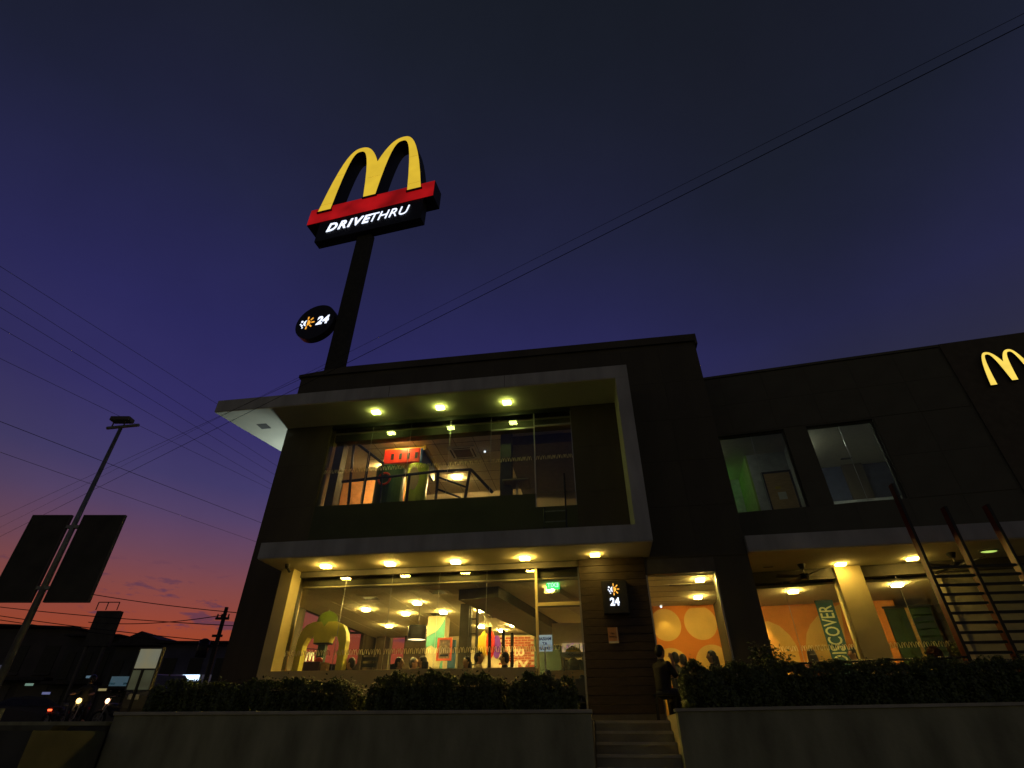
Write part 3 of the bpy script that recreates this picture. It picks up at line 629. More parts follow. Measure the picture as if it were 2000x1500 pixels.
sun24(rs, .46, -.165, (-.38, 0), (.38, -.2), False)
bs = thing('wall_sign', 'black box sign with sun icon over 24 on the timber pillar', 'sign', M.P(2.07, 1.0, 3.9), -M.a)
q = MB(); q.bbox(-.27, .27, 0, .12, -.33, .35, b=.02); q.build('sign_box', m_blackgl, bs)
sun24(bs, .155, -.004, (-.02, .16), (-.02, -.16), True)
nb = thing('wall_notice', 'small orange notice plate below the 24 sign on the timber pillar', 'notice', M.P(1.95, 1.10, 3.18), -M.a)
box('plate', mat('orange_plate', (.62, .30, .12), .4, var=.1), nb, -.105, .105, 0, .012, -.15, .15, bev=.004)
box('plate_edge', m_chalk, nb, .075, .088, -.003, -.0005, -.15, .15); box('plate_foot', m_chalk, nb, -.10, .10, -.004, -.0015, -.148, -.11)
text('lettering', 'No', .055, m_black, nb, (-.01, -.003, .02)); text('lettering', 'Smoking', .045, m_black, nb, (-.012, -.003, -.035))
wl = thing('wall_logo', 'lit yellow double-arch letter on the brown wing panel at right edge', 'sign', W.P(7.86, -.14, 8.97), -W.a)
q = MB(); q.prism(arch_poly(0, 0, .57), 0, .07, mi=0, mside=1, plane='xz'); q.build('arch_letter', [emit('logo_yellow', (1, .72, .10), 1.0), m_black], wl)
ds = thing('side_box_sign', 'pale lit box sign on the left side wall of the block', 'sign', M.P(-6.98, 1.95, 4.0), -M.a)
box('sign_box', m_alu, ds, -.1, .19, -.02, .5, -.36, .36); box('lit_face', emit('pale_blue_face', (.45, .62, .66), .75), ds, -.13, -.102, -.02, .5, -.34, .34)
fl = thing('flood_lamp', 'cool floodlight on the left side wall washing the canopy corner', 'lamp', M.P(-6.95, 2.6, 6.9), -M.a)
q = MB(); q.bbox(-.05, .16, -.1, .1, -.08, .06, b=.01); q.build('housing', m_grey, fl)
box('lens', emit('flood_lens', (.8, .95, 1), 6), fl, -.04, .1, -.08, .08, .062, .07)
l = lamp(fl, (0.0, 0, .1), 120, (.72, .92, 1), .08, (95, .6)); l.rotation_euler = (R(180), R(0), 0); l.rotation_euler = (M.P(-7.6, 1.9, 8.8)-M.P(-6.95, 2.6, 6.98)).to_track_quat('-Z', 'Y').to_euler(); l.rotation_euler.z += M.a

# ------------------------------------------------------------------ hedges and shrub
m_leaf = mat('hedge_leaf', (.12, .155, .04), .45, var=.45, vscale=25, spec=.5)
m_twig = mat('twig', (.06, .045, .03), .9, var=.2)
def leaves(name, pts, nrm, size, parent, m=m_leaf):
    n = len(pts); nrm = nrm+rng.normal(0, .55, (n, 3)); nrm /= np.linalg.norm(nrm, axis=1)[:, None]+1e-9
    a = rng.normal(0, 1, (n, 3)); u = np.cross(nrm, a); u /= np.linalg.norm(u, axis=1)[:, None]+1e-9; w = np.cross(nrm, u)
    sz = size*rng.uniform(.6, 1.35, n)[:, None]
    v = np.empty((n, 4, 3)); v[:, 0] = pts-u*sz; v[:, 1] = pts+w*sz*.55+nrm*sz*.18; v[:, 2] = pts+u*sz; v[:, 3] = pts-w*sz*.55+nrm*sz*.18
    me = bpy.data.meshes.new(name); me.vertices.add(4*n); me.vertices.foreach_set('co', v.reshape(-1)); me.loops.add(4*n); me.loops.foreach_set('vertex_index', np.arange(4*n))
    me.polygons.add(n); me.polygons.foreach_set('loop_start', np.arange(0, 4*n, 4)); me.polygons.foreach_set('loop_total', np.full(n, 4)); me.update(calc_edges=True); me.validate()
    me.materials.append(m); o = link(name, me, parent); o['kind'] = 'stuff'; return o
def hedge(label, s0, s1, d0, d1, z0, top, seed):
    """clipped hedge: lumpy box of leaves round a mass of twigs; top(x) gives its height"""
    r = np.random.default_rng(seed); w = s1-s0
    t = thing('hedge', label, 'hedge', M.P((s0+s1)/2, (d0+d1)/2, z0), -M.a, 'clipped hedges on the planter walls'); hw = w/2; hd = (d1-d0)/2
    n = int(5200*w); x = r.uniform(-hw, hw, n); k = r.random(n); tp = np.array([top(s0+hw+a) for a in x])-z0
    lump = .05*np.sin(x*9+seed)+.04*np.sin(x*21+2*seed)+.03*np.sin(x*43)
    tp = tp+lump*.8
    y = np.where(k < .55, -hd+np.abs(r.normal(0, .05, n))+lump*.6, r.uniform(-hd, hd, n)); zz = np.where(k < .55, r.uniform(-.05, 1, n)*tp, tp-np.abs(r.normal(0, .035, n)))
    nr = np.where((k < .55)[:, None], np.array([0, -1, .35]), np.array([0, -.2, 1]))
    e = k > .9; side = np.sign(r.random(n)-.5); x = np.where(e, side*(hw-np.abs(r.normal(0, .05, n))), x); y = np.where(e, r.uniform(-hd, hd, n), y); zz = np.where(e, r.uniform(0, 1, n)*tp*.95, zz)
    nr = np.where(e[:, None], np.stack([side, np.full(n, -.3), np.full(n, .3)], 1), nr)
    # round the shoulders and let stray shoots poke out
    edge = np.clip((np.abs(x)-hw+.16)/.16, 0, 1); zz = zz-edge**2*.13*(zz > .2)
    stray = r.random(n) < .07; zz = np.where(stray & (zz > tp*.8), zz+np.abs(r.normal(0, .05, n)), zz)
    gap = np.sin(x*7.3+seed)*np.sin(zz*11+x*2.1)+.5*np.sin(x*19+zz*17); keep = (gap < .75) | (r.random(n) < .35)
    x, y, zz, nr = x[keep], y[keep], zz[keep], nr[keep]; y = y+.03*gap[keep]
    leaves('foliage', np.stack([x, y, zz], 1), nr, .025, t)
    q = MB()
    for i in range(int(w*26)):
        bx = r.uniform(-hw+.1, hw-.1); by = r.uniform(-hd+.08, hd-.05); h = (top(s0+hw+bx)-z0)*r.uniform(.72, .92)
        q.tube((bx, by, -.05), (bx+r.normal(0, .05), by+r.normal(0, .04), h), .012, .004, 5)
    q.build('stems', m_twig, t)
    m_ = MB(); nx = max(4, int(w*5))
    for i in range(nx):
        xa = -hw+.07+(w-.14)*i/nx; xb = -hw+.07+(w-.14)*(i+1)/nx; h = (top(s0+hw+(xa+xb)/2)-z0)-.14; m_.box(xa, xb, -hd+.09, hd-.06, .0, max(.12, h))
    m_.build('dark_core', mat('hedge_shade', (.05, .055, .025), .95, var=.3), t)  # dark boxes stand in for the shaded inside and close the gaps
    return t
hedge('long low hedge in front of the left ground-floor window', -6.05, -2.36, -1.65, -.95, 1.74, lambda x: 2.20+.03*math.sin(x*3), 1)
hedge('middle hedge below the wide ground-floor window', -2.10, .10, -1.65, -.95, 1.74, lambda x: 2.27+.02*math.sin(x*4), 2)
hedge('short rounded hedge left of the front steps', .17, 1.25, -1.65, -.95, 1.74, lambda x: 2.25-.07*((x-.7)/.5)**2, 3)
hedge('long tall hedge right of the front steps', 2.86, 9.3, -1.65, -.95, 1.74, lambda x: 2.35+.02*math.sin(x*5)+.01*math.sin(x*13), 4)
sh = thing('shrub', 'taller leafy shrub rising behind the right hedge by the dark pier', 'shrub', M.P(4.32, -.9, 1.70), -M.a)
r = np.random.default_rng(9); q = MB(); P_ = []
for i in range(26):
    a = r.uniform(0, 6.28); l_ = r.uniform(.7, 1.02); tip = Vector((math.cos(a)*r.uniform(.05, .42), math.sin(a)*r.uniform(.05, .3), l_-.15*r.random()))
    q.tube((0, 0, 0), tip*.6, .012, .007, 5); q.tube(tip*.6, tip, .007, .003, 5)
    for k in range(60): P_.append(np.array(tip)*r.uniform(.55, 1.06)+r.normal(0, .045, 3))
q.build('stems', m_twig, sh); P_ = np.array(P_); leaves('foliage', P_, np.tile([0, -.3, .8], (len(P_), 1)), .034, sh)

# ------------------------------------------------------------------ red louvre screen, terrace railing, fans, banner
ls = thing('louvre_screen', 'tall red steel screen of fins and horizontal slats before the wing', 'screen', M.P(0, 0, 0), -M.a)
fin = [M.at(1893, 1285, .4)[0], M.at(1990, 1285, .4)[0]]; dx = fin[1]-fin[0]
for k in range(4):
    s_ = fin[0]+dx*k
    box('fin', m_red, ls, s_-.024, s_+.024, .40, .55, ZP, 5.85 if k == 0 else 5.3, bev=.006)
    box('fin_face', m_black, ls, s_-.026, s_+.026, .385, .399, ZP, 5.85 if k == 0 else 5.3)
sl = MB().bbox(0, dx-.074, -.03, .03, -.022, .022, b=.004).mesh('slat'); sl.materials.append(m_black)
for k in range(3):
    for j in range(15): link('slat', sl, ls, (fin[0]+dx*k+.037, .45, 4.13-.162*j))
def W_at(px, py, d): s_, z_ = W.at(px, py, d); return s_, z_
rl = thing('terrace_railing', 'thin dark railing along the wing terrace behind the hedge', 'railing', M.P(0, 0, 0), -M.a)
a0 = M.at(1530, 1297, .2); a1 = M.at(1890, 1283, .2)
q = MB(); q.tube((a0[0], .2, a0[1]), (a1[0], .2, a1[1]), .018, .018, 8); q.build('top_rail', m_blackgl, rl)
for k in range(5):
    u = k/4; x = a0[0]+(a1[0]-a0[0])*u; z = a0[1]+(a1[1]-a0[1])*u; q = MB(); q.tube((x, .2, ZP), (x, .2, z-.01), .015, .015, 8); q.build('post', m_blackgl, rl)
def fan(label, loc):
    t = thing('ceiling_fan', label, 'ceiling fan', loc, -W.a, 'ceiling fans under the wing canopy')
    q = MB(); q.tube((0, 0, 0), (0, 0, -.10), .09, .05, 14); q.build('canopy_cup', m_black, t)
    q = MB(); q.tube((0, 0, -.1), (0, 0, -.24), .014); q.build('rod', m_black, t)
    q = MB(); q.tube((0, 0, -.22), (0, 0, -.33), .11, .09, 16); q.build('motor', m_blackgl, t)
    for k in range(4):
        a = k*math.pi/2+.35; c_, s_ = math.cos(a), math.sin(a); q = MB()
        pts = [(.1, -.04), (.66, -.075), (.68, .06), (.1, .04)]
        q.add([(x*c_-y*s_, x*s_+y*c_, -.275+y*.25+h) for h in (0, .01) for x, y in pts], [(3,2,1,0),(4,5,6,7),(0,1,5,4),(1,2,6,5),(2,3,7,6),(3,0,4,7)]); q.build('blade', m_black, t)
fan('black ceiling fan under the wing canopy by the dark pier', M.P(*M.onz(1565, 1103, 4.73), 4.739))
fan('black ceiling fan behind the red louvre fins', M.P(*M.onz(1857, 1081, 4.73), 4.739))
sm = thing('ceiling_vent', 'small vent plate under the wing canopy beside the dark pier', 'vent', M.P(*M.onz(1500, 1107, 4.73), 4.738), -W.a)
box('plate', m_white, sm, -.12, .12, -.05, .05, -.015, 0); box('grille', m_grey, sm, -.1, .1, -.035, .035, -.018, -.0155)
d_ = 2.0; zB = W.at(1632, 1292, d_)[1]-.05; sL, zt = W.at(1588, 1166, d_); sR, _ = W.at(1622, 1163, d_)
bn = thing('hanging_banner', 'tall teal hanging banner reading DISCOVER inside the wing window', 'banner', W.P((sL+sR)/2, d_, 0), -W.a); hw = (sR-sL)/2
box('cloth', mat('banner_teal', (.025, .10, .13), .7, var=.06), bn, -hw, hw, -.01, .01, 2.1, zt, bev=.004); box('header', mat('banner_navy', (.05, .10, .12), .7), bn, -hw-.004, hw+.004, -.014, .014, zt-.16, zt+.01)
o = text('lettering', 'DISCOVER', .46, mat('banner_letter', (.66, .72, .50), .7, var=.03), bn, (hw*.72, -.013, zB), bold=.004, align='LEFT', ext=.002)
o.rotation_euler = (0, R(-90), R(0)); o.rotation_euler = Matrix(((0, -1, 0), (0, 0, -1), (1, 0, 0))).to_euler()
bpy.context.view_layer.update(); dm = o.data; xs = [v.co.x for v in dm.vertices]; ys = [v.co.y for v in dm.vertices]
kx = (zt-.22-zB)/(max(xs)-min(xs)); ky = (hw*1.55)/(max(ys)-min(ys))
for v in dm.vertices: v.co.x = (v.co.x-min(xs))*kx; v.co.y = (v.co.y-min(ys))*ky
for i, (px, py) in enumerate(((1825, 1276), (1874, 1268))):
    s_, z_ = W.at(px, py, -.6)
    t = thing('potted_plant', ['reddish round potted plant behind the terrace railing', 'dark round potted plant beside the red louvre fin'][i], 'plant', W.P(s_, -.6, ZP), -W.a)
    q = MB(); q.tube((0, 0, 0), (0, 0, .35), .13, .17, 14); q.build('pot', m_conc, t); q = MB(); q.tube((0, 0, .3), (0, 0, z_-ZP), .015); q.build('stem', m_twig, t)
    a = rng.normal(0, 1, (900, 3)); a /= np.linalg.norm(a, axis=1)[:, None]; leaves('foliage', a*.13*rng.uniform(.7, 1.05, (900, 1))+np.array([0, 0, z_-ZP]), a, .022, t, mat('red_leaf', (.16, .05, .03), .5, var=.3) if i == 0 else m_leaf)
cc = thing('security_camera', 'small dome security camera under the left end of the white band', 'camera', M.P(-5.34, .48, 4.748), -M.a)
q = MB(); q.tube((0, 0, 0), (0, 0, -.05), .055, .05, 14); q.build('mount', m_grey, cc); q = MB(); q.ball((0, 0, -.06), .045); q.tube((0, .02, -.07), (.05, .09, -.16), .03, .028); q.build('camera_head', m_black, cc)
ld = thing('ladder', 'dark metal ladder leaning on the upper balcony wall', 'ladder', M.P(0, 0, 0), -M.a)
for s_, zt_ in ((.62, 6.0), (1.14, 6.85)): q = MB(); q.tube((s_, .78, 5.125), (s_, 1.08, zt_), .022); q.build('stile', m_blackgl, ld)
for k in range(3): q = MB(); q.tube((.64, .83+.055*k, 5.30+.27*k), (1.12, .83+.055*k, 5.30+.27*k), .012); q.build('rung', m_steel, ld)

# ------------------------------------------------------------------ play room upstairs
ps = thing('play_structure', 'red, blue and yellow plastic play structure behind the upper glass', 'play structure', M.P(0, 0, 0), -M.a)
dP = 2.1
def pw_(px, py, d=dP): return M.at(px, py, d)
a = pw_(752, 878); b = pw_(822, 868); c_ = pw_(822, 898); s0, s1, zt, zb = a[0], b[0], (a[1]+b[1])/2, c_[1]
zt = min(zt, 8.55)
box('red_panel', m_redp, ps, s0, s1, dP, dP+.08, zb-.05, zt-.06, bev=.02)
for k in range(4): box('slot', m_black, ps, s0+.22+k*.24, s0+.31+k*.24, dP-.006, dP-.001, zb+.06, zt-.2, bev=.002)
box('blue_panel', m_bluep, ps, s1+.01, s1+.09, dP, dP+1.3, zb-.12, zt-.08, bev=.02)
box('yellow_beam', m_yellowp, ps, s0-.05, s1+.1, dP+.1, dP+1.35, zt-.05, zt+.02, bev=.01)
box('yellow_panel', m_yellowp, ps, s1+.1, s1+.16, dP-.02, dP+1.5, zb+.3, zt+.0, bev=.01)
for k in range(3): box('panel_notch', m_wallint, ps, s1+.161, s1+.166, dP+.2+.35*k, dP+.36+.35*k, zb+.36, zt-.06)
q = MB(); q.smooth = True; q.tube((s1-.08, dP+.25, 5.3), (s1-.08, dP+.25, zb-.10), .30, .30, 28); q.build('green_drum', m_greenp, ps)
q = MB(); q.tube((s0+.15, dP+.35, 5.3), (s0+.15, dP+.35, zb-.10), .42, .42, 28); q.build('dark_drum', mat('dark_green_plastic', (.03, .08, .035), .35), ps)
q = MB(); q.prism([(s1-.08+.15*math.cos(2*math.pi*i/28), 7.42+.34*math.sin(2*math.pi*i/28)) for i in range(28)], dP-.075, dP-.055, plane='xz'); q.build('oval_window', m_mural, ps)
q = MB(); q.torus((s0+.15, dP-.09, 7.45), .17, .03, 'y'); q.build('porthole', m_redp, ps)
pr = thing('play_rail', 'dark blue tubular handrail with raised frame inside the upper window', 'railing', M.P(0, 0, 0), -M.a); dR = 1.66
def rp(px, py): s_, z_ = M.at(px, py, dR); return (s_, dR, z_)
for nm, pts in (('handrail', [rp(668, 941), rp(760, 931), rp(850, 921), rp(920, 917), rp(962, 962)]), ('frame_tube', [rp(680, 985), rp(692, 862), rp(748, 905)]), ('frame_tube', [rp(706, 985), rp(722, 885)]), ('baluster', [rp(793, 985), rp(800, 925)]), ('baluster', [rp(851, 975), rp(856, 921)]), ('baluster', [rp(908, 975), rp(918, 918)]), ('mid_rail', [rp(856, 932), rp(912, 952)]), ('mid_rail', [rp(853, 955), rp(900, 972)]), ('mid_rail', [rp(748, 905), rp(742, 985)])):
    q = MB(); q.path([Vector(p) for p in pts], .04 if nm != 'mid_rail' else .028); q.build(nm, m_navy, pr)
ac = thing('air_conditioner', 'ceiling cassette air conditioner in the upper play room', 'air conditioner', M.P(*M.onz(905, 884, 8.62), 8.634), -M.a)
box('casing', m_white, ac, -.42, .42, -.42, .42, -.04, 0, bev=.01); box('grille', m_grey, ac, -.26, .26, -.26, .26, -.046, -.041); 
for k in range(4):
    c0, s0_ = math.cos(k*math.pi/2), math.sin(k*math.pi/2); box('slot', m_black, ac, -.28, .28, .315, .36, -.044, -.041).rotation_euler = (0, 0, k*math.pi/2)
ut = thing('cafe_table', 'square table near the upper corner window', 'table', M.P(M.at(1010, 945, 1.9)[0], 1.9, 5.3), -M.a)
zt = M.at(1000, 944, 1.9)[1]-5.3
box('table_top', m_mural, ut, -.35, .35, -.3, .3, zt-.04, zt, bev=.008); q = MB(); q.tube((0, 0, 0), (0, 0, zt-.04), .035); q.build('pedestal', m_alu, ut); q = MB(); q.tube((0, 0, 0), (0, 0, .03), .25, .22, 18); q.build('foot_plate', m_alu, ut)

# ------------------------------------------------------------------ ground-floor furniture and displays
ka = thing('kiosk_arch', 'yellow-green play arch with domed top inside the left window', 'arch', M.P(0, 2.0, 0), -M.a)
xc = -4.93
out = [(xc-.62, ZP), (xc-.62, 3.35), (xc-.58, 3.52), (xc-.48, 3.68), (xc-.30, 3.76)]+[(xc-.30+.6*i/8, 3.76) for i in range(1, 9)]+[(xc+.48, 3.68), (xc+.58, 3.52), (xc+.62, 3.35), (xc+.62, ZP), (xc+.46, ZP), (xc+.46, 3.25), (xc+.38, 3.42), (xc+.22, 3.46), (xc+.2, 3.30), (xc-.2, 3.30), (xc-.22, 3.46), (xc-.38, 3.42), (xc-.46, 3.25), (xc-.46, ZP)]
q = MB(); q.prism(out, 0, .22, plane='xz'); q.build('arch_panel', mat('lime_plastic', (.90, .80, .12), .4, var=.06), ka)
q = MB(); q.smooth = True; q.ball((xc, .11, 3.76), (.28, .12, .26)); q.build('dome', m_greenp, ka); q = MB(); q.ball((xc, .11, 4.03), .022); q.build('finial', m_chalk, ka)
box('shelf', m_black, ka, xc-.2, xc+.2, .0, .2, 3.27, 3.298)
box('pillar_stub', MATS['dark_green_panel'], ka, xc-.09, xc+.09, .05, .18, 2.6, 3.268)
bx_ = thing('bin_station', 'dark red tray station with small lit double-arch letter', 'bin', M.P(-4.95, 1.75, 0), -M.a)
box('cabinet', mat('maroon', (.10, .02, .02), .5), bx_, -.2, .2, 0, .4, ZP+.02, 2.87, bev=.01); q = MB(); q.prism(arch_poly(-.07, 2.88, .105), 0, .03, plane='xz'); q.build('arch_letter', emit('small_yellow', (1, .75, .2), 1.2), bx_)
q = MB(); q.ball((.12, .1, 2.9), (.1, .1, .07)); q.build('tray_lid', m_redp, bx_); box('carton', m_wood, bx_, .22, .36, .05, .2, ZP+.02, 2.85)
pd = thing('pendant_lamp', 'black drum pendant lamp over the dining tables', 'pendant lamp', M.P(*M.onz(820, 1184, 4.4), 4.40), -M.a)
zb = M.at(815, 1250, M.onz(820, 1184, 4.4)[1])[1]-4.4
q = MB(); q.tube((0, 0, 0), (0, 0, zb+.36), .006); q.build('cable', m_black, pd)
q = MB(); q.smooth = True; q.tube((0, 0, zb), (0, 0, zb+.34), .26, .26, 32, caps=False); q.tube((0, 0, zb+.34), (0, 0, zb), .25, .25, 32, caps=False); q.tube((0,0,zb+.338),(0,0,zb+.34),.259,.259,32); q.build('shade', m_blackgl, pd)
q = MB(); q.tube((0, 0, zb+.02), (0, 0, zb+.03), .245, .245, 32); q.build('diffuser', emit('pendant_glow', (1, .8, .45), 2.2), pd)
def frame_on(name, label, cat, px, py, d, w, h, fm, pm, extra=None):
    s_, z_ = M.at(px, py, d); t = thing(name, label, cat, M.P(s_, d, z_), -M.a)
    q = MB(); fw = .05; q.box(-w, w, -.03, .02, h-fw, h); q.box(-w, w, -.03, .02, -h, -h+fw); q.box(-w, -w+fw, -.03, .02, -h+fw, h-fw); q.box(w-fw, w, -.03, .02, -h+fw, h-fw); q.build('frame', fm, t)
    box('print', pm, t, -w+fw, w-fw, 0, .01, -h+fw, h-fw); return t
def print_mat(name, c1, c2, scale, st=.25):
    m = bpy.data.materials.new(name); m.use_nodes = True; t = m.node_tree; b = t.nodes['Principled BSDF']; v = t.nodes.new('ShaderNodeTexVoronoi'); v.inputs['Scale'].default_value = scale
    c = t.nodes.new('ShaderNodeTexCoord'); t.links.new(c.outputs['Object'], v.inputs['Vector']); r = t.nodes.new('ShaderNodeValToRGB'); r.color_ramp.elements[0].color = (*c1, 1); r.color_ramp.elements[1].color = (*c2, 1); r.color_ramp.elements[1].position = .6
    t.links.new(v.outputs[0], r.inputs[0]); t.links.new(r.outputs[0], b.inputs['Base Color']); t.links.new(r.outputs[0], b.inputs['Emission Color']); b.inputs['Emission Strength'].default_value = st; return m
t = frame_on('poster_frame', 'red-orange lightbox poster between the mural and lattice columns', 'poster', 868, 1268, 3.9, .20, .27, emit('poster_rim', (.8, .12, .03), .35, (.8, .15, .05)), print_mat('poster_print', (.75, .55, .25), (.25, .18, .08), 14))
box('caption_strip', m_black, t, -.11, .11, -.004, -.001, -.17, -.12)
for nm, lab, px, py, w, h, m in (('hanging_cutout', 'yellow rounded hanging cut-out by the screen posts', 945, 1258, .17, .36, m_yellowp), ('hanging_cutout', 'red balloon-shaped hanging cut-out between the screen posts', 958, 1258, .13, .36, m_redp), ('hanging_cutout', 'purple balloon-shaped hanging cut-out before the brick wall', 970, 1263, .12, .30, m_purple)):
    d_ = 5.2; s_, z_ = M.at(px, py, d_); t = thing(nm, lab, 'display', M.P(s_, d_, z_), -M.a, 'hanging display cut-outs')
    q = MB(); q.prism([(w*(math.cos(a)+(.18*math.cos(3*a) if m is m_yellowp else 0)), h*math.sin(a)) for a in [2*math.pi*i/30 for i in range(30)]], 0, .03, plane='xz'); q.build('board', m, t)
    q = MB(); q.tube((0, .015, h), (0, .015, 4.395-z_), .004); q.build('wire', m_alu, t)
s_, z_ = M.at(1064, 1256, 2.2)
wb = thing('hanging_board', 'pale blue hanging board with reversed dark lettering inside the door', 'sign', M.P(s_, 2.2, z_), -M.a)
box('board', emit('board_blue', (.42, .56, .66), .45), wb, -.17, .17, 0, .02, -.17, .17)
for i, w_ in enumerate(('MASSAP', 'AT', 'SARAP')): o = text('lettering', w_, .085, mat('ink_blue', (.03, .04, .25), .6), wb, (0, -.003, .06-.1*i), bold=.003, ext=.001); o.scale = (-1, 1, 1)
s_, z_ = M.at(1112, 1278, 2.4)
cn = thing('service_counter', 'service counter with pale name board seen through the entrance door', 'counter', M.P(s_, 2.6, ZP+.02), -M.a)
box('counter_body', m_wood, cn, -.5, .6, .1, .6, 0, 1.02); box('name_board', m_mural, cn, -.2, .36, 0, .03, z_-ZP-.06, z_-ZP+.05); text('lettering', '• McDonald\'s', .075, m_black, cn, (.1, -.004, z_-ZP-.03)); q = MB(); q.prism([(.08+.18*math.cos(math.pi*i/16), z_-ZP+.055+.1*math.sin(math.pi*i/16)) for i in range(17)], .0, .03, plane='xz'); q.build('board_crest', m_yellowp, cn)
for s2 in (-.15, .3): q = MB(); q.tube((s2, .015, 1.0), (s2, .015, z_-ZP-.06), .018); q.build('board_post', m_black, cn)
s_, z_ = M.at(1142, 1330, 2.2)
ms = thing('order_screen', 'blue lit order screen seen at the right edge of the entrance door', 'screen', M.P(s_, 3.1, z_-.0), -M.a)
box('casing', m_black, ms, -.2, .2, 0, .06, -.22, .26, bev=.01); box('display', emit('screen_blue', (.25, .4, .9), .9), ms, -.17, .17, -.006, -.001, -.18, .22); box('stand', m_black, ms, -.04, .04, .0, .05, ZP-z_, -.221)
mb_ = thing('menu_board', 'row of purple lit menu boards over the far counter', 'menu board', M.P(1.35, 5.18, 3.65), -M.a)
for k in range(3): box('menu_panel', print_mat('menu_print%d' % k, (.5, .12, .5), (.75, .55, .25), 9, .5), mb_, -.75+.5*k, -.28+.5*k, -.03, .0, -.42, -.08)

# ------------------------------------------------------------------ people
def remesh(mb, vox, smooth=4):
    me = mb.mesh('tmp'); o = bpy.data.objects.new('tmp', me); COL.objects.link(o)
    r_ = o.modifiers.new('r', 'REMESH'); r_.mode = 'VOXEL'; r_.voxel_size = vox
    s_ = o.modifiers.new('s', 'SMOOTH'); s_.iterations = smooth; s_.factor = .5
    dg = bpy.context.evaluated_depsgraph_get(); out = bpy.data.meshes.new_from_object(o.evaluated_get(dg)); bpy.data.objects.remove(o); bpy.data.meshes.remove(me)
    out.polygons.foreach_set('use_smooth', [True]*len(out.polygons)); return out
def limb(q, pts, g=0):
    for (a, ra), (b, rb_) in zip(pts[:-1], pts[1:]): q.tube(a, b, ra+g, rb_+g, 12); q.ball(a, ra+g, 10, 6); q.ball(b, rb_+g, 10, 6)
def hand(q, w, dirv, side):
    d = Vector(dirv).normalized(); u = d.cross(Vector((0, 0, 1))).normalized() if abs(d.z) < .9 else Vector((1, 0, 0)); n = u.cross(d)
    w = Vector(w); q.tube(w, w+d*.09, .03, .036, 8)
    for k, l_ in enumerate((.065, .078, .072, .055)):
        b = w+d*.085+u*(.028-.0187*k); m_ = b+d*l_*.55-n*.004; q.tube(b, m_, .0095, .009, 6); q.tube(m_, m_+d*l_*.42-n*.02, .009, .007, 6)
    q.tube(w+d*.02+u*side*.03, w+d*.075+u*side*.062, .012, .009, 6)
def figure(pose):
    """returns joints dict; origin on the floor, figure faces +y"""
    j = {}
    if pose == 'stand': j.update(hip=.92, ch=1.32, nk=1.47, hd=1.62, kn=(.09, .02, .5), an=(.09, 0, .09), el=(.27, 0, 1.12), wr=(.27, .1, .90))
    elif pose == 'phone': j.update(hip=.50, ch=.93, nk=1.08, hd=1.23, kn=(.11, .42, .50), an=(.11, .42, .09), el=(.24, .14, .76), wr=(.09, .22, 1.10))
    elif pose == 'ride': j.update(hip=.80, ch=1.22, nk=1.37, hd=1.52, kn=(.22, .38, .62), an=(.20, .12, .26), el=(.30, .30, 1.05), wr=(.30, .55, 1.02))
    else: j.update(hip=.50, ch=.93, nk=1.08, hd=1.23, kn=(.11, .42, .50), an=(.11, .42, .09), el=(.26, .12, .74), wr=(.13, .36, .80))
    return j
BODY = {}
def body_mesh(pose):
    if pose in BODY: return BODY[pose]
    j = figure(pose); q = MB(); lean = .03 if pose != 'ride' else .14
    q.tube((0, 0, j['hip']), (0, lean, j['ch']), .135, .15, 14); q.ball((0, 0, j['hip']), (.165, .13, .13)); q.ball((0, lean, j['ch']), (.185, .115, .13)); q.tube((0, lean, j['ch']), (0, lean+.01, j['nk']+.05), .07, .052, 12)
    q.ball((0, lean+.02, j['hd']), (.076, .094, .118), 16, 12); q.ball((0, lean+.045, j['hd']-.06), (.055, .06, .06)); q.tube((0, lean+.105, j['hd']+.02), (0, lean+.128, j['hd']-.025), .012, .018, 8)
    for s_ in (-1, 1): q.ball((s_*.078, lean+.01, j['hd']-.005), (.014, .022, .034)); q.ball((s_*.032, lean+.103, j['hd']+.018), .013)
    q.tube((-.026, lean+.098, j['hd']-.062), (.026, lean+.098, j['hd']-.062), .011, .011, 6)
    sh = MB(); sh.tube((0, 0, j['hip']+.03), (0, lean, j['ch']), .155, .168, 16); sh.ball((0, lean, j['ch']), (.205, .132, .135)); sh.ball((0, 0, j['hip']+.05), (.175, .142, .11)); sh.tube((0, lean, j['ch']+.05), (0, lean+.005, j['nk']+.012), .10, .068, 12)
    tr = MB(); tr.ball((0, 0, j['hip']), (.178, .145, .13))
    for s_ in (-1, 1):
        f_ = lambda p: (p[0]*s_, p[1]+(lean if p is not j['kn'] and p is not j['an'] else 0), p[2])
        el, wr = j['el'], j['wr']
        if pose == 'phone' and s_ < 0: el, wr = (.26, .12, .74), (.14, .34, .80)
        S = (.175*s_, lean, j['ch']+.055); E_ = f_(el); Wr = f_(wr)
        limb(q, [(S, .052), (E_, .042), (Wr, .028)]); hand(q, Wr, Vector(Wr)-Vector(E_), -s_)
        limb(sh, [(S, .06), ((Vector(S)+(Vector(E_)-Vector(S))*.85)[:], .056)], .006)
        H = (.09*s_, 0, j['hip']-.01); K = (j['kn'][0]*s_, j['kn'][1], j['kn'][2]); A_ = (j['an'][0]*s_, j['an'][1], j['an'][2])
        limb(q, [(H, .082), (K, .058), (A_, .038)]); q.ball((A_[0], A_[1]+.07, A_[2]-.045), (.045, .125, .042))
        limb(tr, [(H, .09), (K, .066), (A_, .052)], .006)
    BODY[pose] = (remesh(q, .0125), remesh(sh, .016), remesh(tr, .016), j, lean); return BODY[pose]
HAIR = {}
